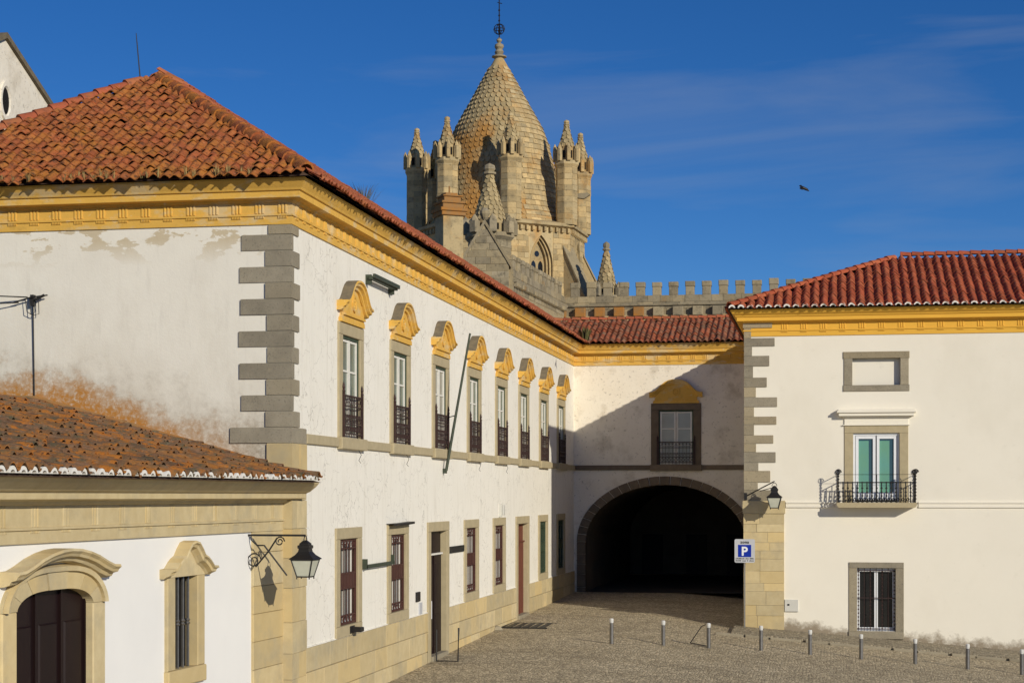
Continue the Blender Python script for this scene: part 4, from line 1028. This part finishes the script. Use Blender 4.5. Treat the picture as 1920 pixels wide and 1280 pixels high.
# small stair turret in front, gabled chapel, stepped pillar, far turret
c = atY(918, 929, 114); Z1 = lambda py: ZT(py, 114)
stt = thing('stair_turret', (c.x, c.y, 0), 'small grey-green stone turret with scaled cone beside the cathedral gable', 'turret')
turret(stt, c, 1.42, 4, Z1(447), Z1(412), Z1(306), m_grey, merl=8)
c = atY(1137, 929, 128); Z2 = lambda py: ZT(py, 128)
ft = thing('far_turret', (c.x, c.y, 0), 'lone grey conical stone turret behind the battlements, right of the tower', 'turret')
turret(ft, c, .95, 4, Z2(562), Z2(534), Z2(453), m_grey, merl=8)
YG = 103.0; gc = atY(909, 929, YG); fg = Fr((gc.x, gc.y, 0), RT_, -DP); ZG = lambda py: ZT(py, YG); mg = YG / F_PX
gab = thing('chapel_gable', (gc.x, gc.y, 0), 'steep grey stone gable with coping and round finial in front of the tower', 'building')
hwG = 45 * mg; za, zs_ = ZG(420), ZG(495)
part('wall', MB().prism(fg, [(-hwG, 4), (hwG, 4), (hwG, zs_), (0, za), (-hwG, zs_)], -6, 0), m_grey, gab)
ashlar(gab, fg, -hwG, hwG, ZG(560), za - .3, .40, (.6, 1.3), m_grey, (.01, .04), clip=lambda z: (-hwG, hwG) if z < zs_ else (-hwG * (za - z) / (za - zs_), hwG * (za - z) / (za - zs_)))
for q in (-1, 1): part('coping', MB().prism(fg, [(q * 0, za), (q * (hwG + .12), zs_ - .2), (q * (hwG + .16), zs_), (0, za + .28)], -6, .10), m_grey, gab)
part('finial', MB().lathe(fg.p(0, za + .25, -.1), [(.14, 0), (.2, .12), (.3, .35), (.3, .5), (.14, .7)], 10), m_grey, gab)
YP = 101.0; pc = atY(850, 929, YP); ZP = lambda py: ZT(py, YP); ang = 24
ep = RT_ * math.cos(R(ang)) + DP * math.sin(R(ang)); fp = Fr((pc.x, pc.y, 0), ep, Vector((ep.y, -ep.x, 0)))
pil = thing('stepped_pillar', (pc.x, pc.y, 0), 'square stone pillar with orange lichened stepped cap rising behind the tile ridge', 'pillar')
hp = .62
part('shaft', MB().box(fp, -hp, hp, 4, ZP(404), -hp * 2, 0, .02), m_tower, pil)
for k, (e, p0, p1) in enumerate(((.12, 404, 396), (.2, 396, 390), (.02, 390, 381), (.10, 381, 377), (-.1, 377, 368), (-.02, 368, 365), (-.25, 365, 360))): part('cap_step', MB().box(fp, -hp - e, hp + e, ZP(p0), ZP(p1), -hp * 2 - e, e, .03), m_rust, pil)
part('cross', MB().tube([fp.p(0, ZP(361), -hp), fp.p(0, ZP(346), -hp)], .05, 5), m_rust, pil)
# battlements
YB_ = 118.0; cb_ = atY(1060, 929, YB_); zcb = lambda py: ZT(py, YB_)
bat = thing('battlements', (cb_.x, cb_.y, 0), 'long grey stone battlement wall with square merlons and corbels above the archway roof', 'battlement')
xe = 16.0; fbt = front(cb_.y)
part('wall', MB().box(fbt, cb_.x, xe, 4, zcb(557), -.7, 0), m_grey, bat)
ashlar(bat, fbt, cb_.x, xe, zcb(594), zcb(557), .43, (.7, 1.4), m_grey, (.01, .04), True)
part('moulding', MB().box(fbt, cb_.x, xe, zcb(576), zcb(573), -.02, .16), m_grey, bat)
nm = int((xe - cb_.x) / 1.095)
for k in range(nm):
    s = cb_.x + .35 + 1.095 * k; j = random.uniform(-.06, .06)
    m = MB().box(fbt, s, s + .56, zcb(557), zcb(541), -.6, -.02, .02); m.box(fbt, s - .03, s + .59, zcb(541), zcb(531) + j, -.65, .02, .03)
    part('merlon', m, m_grey, bat)
for k in range(12):
    s = cb_.x - .6 + 1.30 * k
    part('corbel', MB().box(fbt, s, s + .68, zcb(596), zcb(579), .0, .5, .03), m_rust if k < 5 else m_grey, bat)
    part('corbel_foot', MB().box(fbt, s - .05, s + .73, zcb(601), zcb(596), .0, .42, .03), m_grey, bat)
part('lower_wall', MB().box(fbt, cb_.x - 1, xe, 4, zcb(594), -.1, .12), m_tower, bat)
pn_ = atY(962, 929, YB_ * (1755 - 1060) / (1755 - 962)); er = Vector((cb_.x - pn_.x, cb_.y - pn_.y, 0)); y0 = 0.0; ylen = er.length; er.normalize()
fs = Fr((pn_.x, pn_.y, 0), er, (er.y, -er.x, 0))
part('return_wall', MB().box(fs, y0, ylen, 4, zcb(557), -.7, 0), m_grey, bat)
ashlar(bat, fs, y0, ylen, zcb(594), zcb(557), .43, (.7, 1.4), m_grey, (.01, .04), True)
part('return_moulding', MB().box(fs, y0, ylen - .2, zcb(578), zcb(573), -.02, .22), m_grey, bat)
for k in range(int(ylen / 1.2)):
    s = y0 + .1 + 1.2 * k
    m = MB().box(fs, s, s + .62, zcb(557), zcb(541), -.6, -.02, .02); m.box(fs, s - .03, s + .65, zcb(541), zcb(533), -.65, .02, .03)
    part('merlon', m, m_grey, bat)
    for q in range(3): part('corbel', MB().box(fs, s + .4 * q, s + .4 * q + .2, zcb(585), zcb(578), -.02, .25, .02), m_grey, bat)
# ================================================================== white gable beyond the palace
XG = -21.6; fgx = side(XG); a1 = onx(8, 72, XG); a2 = onx(95, 205, XG)
tn_ = (a1.z - a2.z) / (a2.y - a1.y); yl = a1.y - 6
chg = thing('church_gable', (XG, a1.y, 0), 'tall weathered white gable end with an oval window behind the palace roof', 'building')
part('wall', MB().prism(fgx, [(yl, 0), (a1.y + 6, 0), (a1.y + 6, a1.z - 6 * tn_), (a1.y, a1.z), (yl, a1.z - 6 * tn_)], -8, 0), m_archpl, chg)
cpg = MB().prism(fgx, [(a1.y, a1.z), (a1.y + 6, a1.z - 6 * tn_), (a1.y + 6, a1.z - 6 * tn_ + .15), (a1.y, a1.z + .15)], -8, .1); part('verge', cpg, m_darkst, chg)
part('verge', MB().prism(fgx, [(a1.y - .01, a1.z), (a1.y - .01, a1.z + .15), (yl, a1.z - 6 * tn_ + .15), (yl, a1.z - 6 * tn_)], -8, .1), m_darkst, chg)
oc = onx(9, 190, XG); ov = MB(); k = 20
rg = lambda r, d: [fgx.p(oc.y + r * .62 * math.cos(2 * math.pi * i / k), oc.z + r * math.sin(2 * math.pi * i / k), d) for i in range(k)]
ov.strip(rg(.52, .002), rg(.52, .06), True); ov.strip(rg(.52, .06), rg(.40, .06), True); ov.strip(rg(.40, .06), rg(.36, .012), True)
ow = part('oval_window', ov, m_archpl, chg); part('pane', MB().strip(rg(.36, .012), rg(.01, .012), True), m_black, ow)

# ================================================================== STREET THINGS
# ---- bollards
bm_ = MB().lathe((0, 0, 0), [(.062, -.1), (.062, .62), (.055, .63)], 14); bt = MB().lathe((0, 0, 0), [(.055, .63), (.055, .66), (.063, .665), (.063, .74), (.05, .765), (.0, .77)], 14)
bme, btm = bm_.mesh('post', [m_steel], True), bt.mesh('cap', [m_steel_top], True)
BOL = [(1146.6, 1206), (1243.7, 1209.5), (1328.7, 1214), (1427, 1218.6), (1519, 1226.5), (1614.6, 1234.7), (1716, 1243.9), (1814.4, 1253.7), (1916, 1264)]
lab = ['steel bollard at the free end of the row, nearest the palace doors', 'second steel bollard from the palace end of the row', 'steel bollard with the dark rod leaning beside its foot', 'steel bollard in front of the stone corner pier', 'steel bollard in front of the grey meter box', 'steel bollard in front of the barred ground-floor window', 'steel bollard just past the barred ground-floor window', 'last but one steel bollard at the bare cream wall end', 'last steel bollard at the bare cream wall end']
def ground_hit(px, py):
    r = ray(px, py); t = 30.0
    while ZC + r[2] * t > gz(r[0] * t, r[1] * t) and t < 200: t += .05
    return Vector((r[0] * t, r[1] * t, gz(r[0] * t, r[1] * t)))
for (px, py), l in zip(BOL, lab):
    b = thing('bollard', ground_hit(px, py), l, 'bollard', 'steel bollards in a row across the square')
    Mw = Matrix.Translation(b.location); put('post', bme, b, Mw); put('cap', btm, b, Mw)
# ---- lanterns
def lantern(t, c, e, n, k=1.0):
    """hanging lantern, c = ring top, e/n plan axes"""
    e, n = Vector(e), Vector(n); up_ = Vector((0, 0, 1))
    def sq(r, z): return [c + e * (r * sx) + n * (r * sy) + up_ * z for sx, sy in ((-1, -1), (1, -1), (1, 1), (-1, 1))]
    m = MB(); m.tube([c + e * (.085 * k * math.cos(a)) + up_ * (-.12 * k + .12 * k * math.sin(a)) for a in [math.pi * q / 8 for q in range(9)]], .012 * k, 5)
    part('ring', m, m_iron, t)
    m = MB()
    for (r0, z0), (r1, z1) in zip([(.03, -.10), (.10, -.17), (.10, -.20), (.13, -.21), (.13, -.27), (.11, -.28), (.12, -.34), (.17, -.41), (.26, -.48), (.275, -.50)], [(.10, -.17), (.10, -.20), (.13, -.21), (.13, -.27), (.11, -.28), (.12, -.34), (.17, -.41), (.26, -.48), (.275, -.50), (.24, -.51)]):
        m.strip(sq(r0 * k, z0 * k), sq(r1 * k, z1 * k), True)
    m.add(sq(.24 * k, -.51 * k), [(0, 1, 2, 3)]); part('roof', m, m_iron, t)
    m = MB(); m.strip(sq(.225 * k, -.51 * k), sq(.135 * k, -.86 * k), True); m.add(sq(.135 * k, -.86 * k), [(0, 1, 2, 3)]); part('glass', m, m_lamp, t)
    m = MB(); A, B = sq(.235 * k, -.51 * k), sq(.14 * k, -.87 * k)
    for a, b in zip(A, B): m.tube([a, b, b - up_ * (.05 * k)], .014 * k, 5)
    for i in range(4): m.tube([B[i], B[(i + 1) % 4]], .016 * k, 5); m.tube([A[i], A[(i + 1) % 4]], .016 * k, 5)
    part('frame', m, m_iron, t)
def scroll(m, c, e, r, turns=1.6, rad=.014, a0=0, sg=1):
    up_ = Vector((0, 0, 1)); n_ = int(turns * 10)
    m.tube([c + e * (r * (1 - .75 * q / n_) * math.cos(a0 + sg * 2 * math.pi * q / 10)) + up_ * (r * (1 - .75 * q / n_) * math.sin(a0 + sg * 2 * math.pi * q / 10)) for q in range(n_ + 1)], rad, 5)
base = FB.p(-1.82, 3.73, .06)
t = thing('wall_lantern', base, 'black iron lantern on a scrolled bracket fixed to the annex pilaster', 'lantern')
n = FB.n; L1 = 1.13; m = MB(); m.box(Fr(base, n, -FB.e), -.06, L1, -.02, .02, -.012, .012)
m.tube([base + Vector((0, 0, -.02)), base + n * .04 + Vector((0, 0, -.12)), base + n * .13 + Vector((0, 0, -.2)), base + n * .28 + Vector((0, 0, -.2)), base + n * .75 + Vector((0, 0, -.78))], .018, 5)
m.tube([base + n * .10 + Vector((0, 0, -.62)), base + n * .38 + Vector((0, 0, -.30)), base + n * .55 + Vector((0, 0, -.05))], .018, 5)
scroll(m, base + n * .06 + Vector((0, 0, -.50)), n, .16); scroll(m, base + n * .60 + Vector((0, 0, -.12)), n, .10)
part('bracket', m, m_iron, t); lantern(t, base + n * L1 + Vector((0, 0, .0)), FB.e, n, .92)
base = ony(1398, 930, YC - .08); t = thing('wall_lantern', base, 'black iron lantern on a plain arm at the stone corner pier', 'lantern')
tip = ony(1452, 902, YC - .75); m = MB(); m.tube([base, tip], .022, 5); m.tube([ony(1425, 920, YC - .3), ony(1440, 916, YC - .5), tip + Vector((0, 0, -.2))], .014, 5); m.box(front(YC - .12), base.x - .05, base.x + .05, base.z - .12, base.z + .12, -.06, .02)
part('bracket', m, m_iron, t); lantern(t, tip + Vector((0, 0, -.05)), (1, 0, 0), (0, -1, 0), .98)
# ---- parking sign
sx = ony(1396, 1100, YC - .35).x; ys = YC - .35; t = thing('parking_sign', (sx, ys, gz(sx, ys)), 'grey parking zone sign with blue P square on a slim pole at the corner pier', 'sign')
zt0, zt1 = ony(1396, 1054, ys).z, ony(1396, 1010, ys).z
part('pole', MB().tube([(sx, ys, -.3), (sx, ys, zt1 - .05)], .03, 8), m_steel, t)
fsn = front(ys - .05); w0, w1 = ony(1377.5, 1030, ys).x, ony(1415.5, 1030, ys).x
cr_ = .05; poly = []
for cx, cz, a in ((w1 - cr_, zt1 - cr_, 0), (w0 + cr_, zt1 - cr_, 90), (w0 + cr_, zt0 + cr_, 180), (w1 - cr_, zt0 + cr_, 270)): poly += [(cx + cr_ * math.cos(R(a + q * 30)), cz + cr_ * math.sin(R(a + q * 30))) for q in range(4)]
pan = part('panel', MB().prism(fsn, poly, -.02, .012), m_signg, t)
W_ = w1 - w0; H_ = zt1 - zt0
part('blue_square', MB().box(fsn, w0 + W_ * .17, w0 + W_ * .82, zt0 + H_ * .24, zt0 + H_ * .76, .0, .016), m_signb, pan)
def text(s_, size, c, z, m, par, name='lettering', bold=0.0, fr=None, sp=1.0):
    cu = bpy.data.curves.new('t', 'FONT'); cu.body = s_; cu.size = size; cu.align_x = 'CENTER'; cu.extrude = .002; cu.offset = bold; cu.space_character = sp
    o = bpy.data.objects.new('t', cu); scene.collection.objects.link(o); dg = bpy.context.evaluated_depsgraph_get()
    me = bpy.data.meshes.new_from_object(o.evaluated_get(dg)); me.materials.clear(); me.materials.append(m); bpy.data.objects.remove(o)
    fr = fr or fsn; p = fr.p(c, z, .019); e, nn = fr.e, fr.n
    return put(name, me, par, Matrix(((e.x, 0, nn.x, p.x), (e.y, 0, nn.y, p.y), (e.z, 1, nn.z, p.z), (0, 0, 0, 1))))
cxs = (w0 + w1) / 2
text('P', H_ * .52, cxs - .01, zt0 + H_ * .31, m_signw, pan, bold=.012)
text('zona', H_ * .17, cxs, zt0 + H_ * .82, m_wire, pan, bold=.004, sp=1.15)
for zz, words in ((.15, (11, 4, 5)), (.06, (6, 4, 1, 5))):   # two lines of print too small to read
    tot = sum(words) + 1.2 * (len(words) - 1); cw = W_ * .9 / tot; x_ = w0 + W_ * .05; m = MB()
    for wd in words:
        for q in range(wd): m.box(fsn, x_ + cw * .12, x_ + cw * .85, zt0 + H_ * zz, zt0 + H_ * (zz + random.choice((.035, .035, .05))), .0, .016); x_ += cw
        x_ += cw * 1.2
    part('print', m, m_wire, pan, stuff=True)
# ---- fittings on the palace street wall
P = lambda y, z, d=0: FR.p(y, z, d)
m = MB(); m.box(FR, 40.85, 43.3, 9.66, 9.74, .10, .20); m.box(FR, 40.85, 43.3, 9.70, 9.79, .20, .26)
for y in (40.95, 43.15): m.box(FR, y - .04, y + .04, 9.55, 9.78, -.02, .14)
single('strip_floodlight', m, [m_pole], 'long dark strip light fixed high on the palace wall under the cornice', 'light')
t = thing('flagpole', P(49.4, 5.32, .05), 'thin dark green flagpole leaning out from the palace wall between the balcony windows', 'flagpole')
part('pole', MB().tube([P(49.42, 5.22, .10), P(49.6, 9.15, .76)], [.045, .03], 8), m_pole, t); part('bracket', MB().box(FR, 49.39, 49.45, 5.14, 5.28, -.02, .12), m_pole, t)
part('stay', MB().tube([P(49.9, 6.75, .02), P(49.5, 6.8, .36)], .015, 5), m_iron, t)
m = MB(); m.box(FR, 40.62, 43.3, 2.78, 2.86, .04, .12); m.box(FR, 40.60, 40.68, 2.76, 3.0, -.02, .12); m.box(FR, 43.2, 43.28, 2.80, 3.02, -.02, .12)
single('wall_rail', m, [m_pole], 'dark horizontal metal rail on the palace wall between two barred windows', 'rail')
single('door_intercom', MB().box(FR, 46.05, 46.45, 1.66, 1.92, -.02, .05, .01), [m_iron], 'small black box on the palace wall beside the dark street door', 'intercom')
single('wall_plaque', MB().box(FR, 46.4, 46.75, 1.30, 1.62, -.02, .03, .008), [m_signg], 'small pale plaque below the black box beside the street door', 'plaque')
t = single('name_plate', MB().box(FR, 50.3, 52.25, 2.83, 3.02, -.02, .04), [m_wire], 'narrow black name plate on the palace wall right of the street door', 'plate')
m = MB(); m.box(FR, 58.05, 58.12, 3.80, 4.25, -.02, .1); m.box(FR, 58.2, 58.45, 3.85, 4.2, -.02, .14, .02)
single('alarm_box', m, [m_box], 'small white alarm box above a barred window on the palace wall', 'alarm box')
m = MB(); a_, b_ = P(43.0, 3.80, .02), P(45.2, 3.84, .02)
m.strip([P(42.9 + .25 * q, 3.80 + .03 * (q / 9) ** 2, .0) for q in range(10)], [P(42.9 + .25 * q, 3.80 + .03 * (q / 9) ** 2, .2) for q in range(10)]); m.strip([P(42.9 + .25 * q, 3.80 + .03 * (q / 9) ** 2, .2) for q in range(10)], [P(42.9 + .25 * q, 3.74 + .03 * (q / 9) ** 2, .2) for q in range(10)])
single('drip_strip', m, [m_iron], 'bent black drip strip over the lintel of a barred window', 'canopy')
m = MB().prism(FR, [(39.35, 1.33), (39.75, 1.33), (39.75, 1.5), (39.35, 1.5)], .0, .06); m.box(FR, 39.45, 39.7, 1.36, 1.47, .06, .3, .02)
single('wall_spout', m, [m_iron], 'stubby black spout under the sill of the first barred window', 'spout')
m = MB(); gy_ = gz(XA, 47.2); m.tube([P(47.05, gy_ + .95, .35), P(47.05, gy_ + .10, .35), P(47.05, gy_ + .10, .95), P(47.15, gy_ + 1.0, .95)], .028, 6)
single('boot_rail', m, [m_iron], 'low black iron guard rail standing by the street door step', 'rail')
for y, z in ((39.9, 5.5), (44.6, 5.5), (54.1, 5.5), (58.8, 5.5)):
    single('loose_wire', MB().tube([P(y, z + .08, .1), P(y + .05, z - .05, .16), P(y - .02, z - .18, .12), P(y + .05, z - .24, .15)], .007, 4), [m_wire], 'short loose wire end hanging under a balcony window sill', 'wire', 'wire ends hanging under the balcony sills')
gm = MB(); gx0 = ground_hit(975, 1172)
for q in range(7): gm.abox(gx0.x - .9 + .28 * q, gx0.x - .9 + .28 * q + .18, gx0.y - 1.0, gx0.y + 1.0, gx0.z - .05, gx0.z + .02)
gm.abox(gx0.x - 1.0, gx0.x + 1.1, gx0.y - 1.1, gx0.y - 1.0, gx0.z - .05, gx0.z + .025); gm.abox(gx0.x - 1.0, gx0.x + 1.1, gx0.y + 1.0, gx0.y + 1.1, gx0.z - .05, gx0.z + .025)
single('drain_grate', gm, [m_iron], 'dark metal drain grate set in the cobbles beside the palace plinth', 'grate')
st_ = ground_hit(932, 1181); sm = MB().lathe((st_.x, st_.y, st_.z - .03), [(.16, 0), (.20, .06), (.13, .15), (.03, .19)], 7); single('loose_stone', sm, [m_kerb], 'loose pale stone lying on the cobbles against the plinth', 'stone')
# rod leaning at the third bollard
b3 = ground_hit(1326, 1213); ro = MB().tube([b3 + Vector((-.55, .35, .1)), b3 + Vector((-.2, .3, .62)), b3 + Vector((-.05, .1, .70))], .015, 5); ro.tube([b3 + Vector((-.55, .35, .1)), b3 + Vector((-.05, .25, .02))], .015, 5)
single('bent_rod', ro, [m_iron], 'thin bent dark rod propped against a steel bollard', 'rod')
# ---- meter box on the right-hand house
q0, q1 = ony(1471, 1123, YC), ony(1497, 1146, YC)
t = thing('meter_box', ((q0.x + q1.x) / 2, YC, q1.z), 'pale grey utility meter box on the cream wall beside the corner pier', 'meter box')
part('case', MB().box(FC, q0.x, q1.x, q1.z, q0.z, -.05, .06, .012), m_box, t); part('lock', MB().box(FC, q0.x + .1, q0.x + .17, (q0.z + q1.z) / 2, (q0.z + q1.z) / 2 + .06, .05, .07), m_iron, t)
# ---- lightning rod, cable bracket, bird
rb = Vector((apex.x - .55, apex.y + .4, apex.z - .1)); rtop = Vector((rb.x - .12, rb.y, ZC + (HOR - 62) / F_PX * (-ST * rb.x + CT * rb.y)))
single('lightning_rod', MB().tube([rb, rb + (rtop - rb) * .8, rtop], [.016, .013, .008], 6), [m_wire], 'thin metal lightning rod standing on the palace hip ridge', 'rod')
cbk = ony(62, 560, YA - .05); t = thing('cable_bracket', cbk, 'dark cable bracket with looping wires on the stained palace end wall', 'bracket')
fx = front(YA); m = MB(); m.box(fx, cbk.x - .035, cbk.x + .035, cbk.z - .15, cbk.z + .08, -.02, .12); m.tube([cbk + Vector((-.4, -.08, -.08)), cbk + Vector((0, -.1, .02)), cbk + Vector((.36, -.08, .06))], .016, 6); m.tube([cbk + Vector((.1, -.1, -.03)), cbk + Vector((.30, -.1, .06))], .03, 6)
part('arm', m, m_wire, t); m = MB()
m.tube([cbk + Vector((0, 0, -.1)), Vector((cbk.x + .02, YA - .03, 6.62))] + [Vector((cbk.x + .02 + 5.6 * q / 6, YA - .035, 6.60 - 1.55 * q / 6)) for q in range(7)], .014, 5)
for k in range(4): m.tube([cbk + Vector((-.15 + .1 * k, -.06, .0)), cbk + Vector((-.1 + .09 * k, -.08, -.28 - .05 * (k % 2))), cbk + Vector((.02, -.05, -.36))], .009, 4)
part('cable', m, m_wire, t)
m = MB(); m.tube([cbk + Vector((-.1, -.05, .03)), cbk + Vector((-9, -2.0, .35))], .013, 4); m.tube([cbk + Vector((-.3, -.05, -.08)), cbk + Vector((-9, -2.5, -.6))], .013, 4); part('overhead_wire', m, m_wire, t)
bp_ = atY(1505, 352, 60); m = MB()
m.tube([bp_ + RT_ * -.10 + Vector((0, 0, -.02)), bp_, bp_ + RT_ * .14 + Vector((0, 0, -.06)), bp_ + RT_ * .22 + Vector((0, 0, -.12))], [.02, .055, .045, .01], 8)
m.add([bp_ + RT_ * -.05, bp_ + RT_ * .06, bp_ + RT_ * -.02 + DP * .25 + Vector((0, 0, .14)), bp_ + RT_ * -.1 + DP * .2 + Vector((0, 0, .1))], [(0, 1, 2, 3)]); m.add([bp_ + RT_ * -.05, bp_ + RT_ * .06, bp_ + RT_ * -.05 - DP * .25 + Vector((0, 0, -.12)), bp_ + RT_ * -.12 - DP * .2 + Vector((0, 0, -.08))], [(0, 1, 2, 3)])
single('bird', m, [m_iron], 'small black bird flying in the open blue sky', 'bird', smooth=True)
# ---- plants on the roofs
def tuft(c, n, h, w, m, name, label, cat, blade=.012, group=None):
    b = MB()
    for k in range(n):
        a = random.uniform(0, 2 * math.pi); r = random.uniform(0, w * .4); p = c + Vector((r * math.cos(a), r * math.sin(a), 0)); l = random.uniform(.5, 1) * h
        t_ = p + Vector((math.cos(a) * w * random.uniform(.2, .7), math.sin(a) * w * random.uniform(.2, .7), l)); mid = (p + t_) / 2 + Vector((0, 0, l * .15)); q = Vector((math.sin(a), -math.cos(a), 0)) * blade
        b.add([p - q, p + q, mid + q, mid - q, t_], [(0, 1, 2, 3), (3, 2, 4)])
    return single(name, b, [m], label, cat, group)
pl = atY(1088, 648, 73.6); tuft(Vector((XA + .55, YE - .55, 11.12)), 60, .65, .5, m_leaf, 'roof_plant', 'green leafy plant growing in the roof valley where the wings meet', 'plant', .03)
for k in range(26):
    x = -17.6 + 6.3 * random.random(); tuft(Vector((x, YA - .72 + .1, 11.02)), 12, random.uniform(.14, .3), .12, m_straw, 'grass_tuft', 'dry grass tuft sprouting along the eave of the palace hipped roof', 'grass', .006, 'dry grass tufts on the eave')
sh_c = atY(703, 383, 60.5); tuft(Vector((apex.x, sh_c.y, apex.z + .05)), 70, .75, .9, m_leaf, 'roof_shrub', 'thin bare shrub growing on the palace ridge', 'shrub', .008)
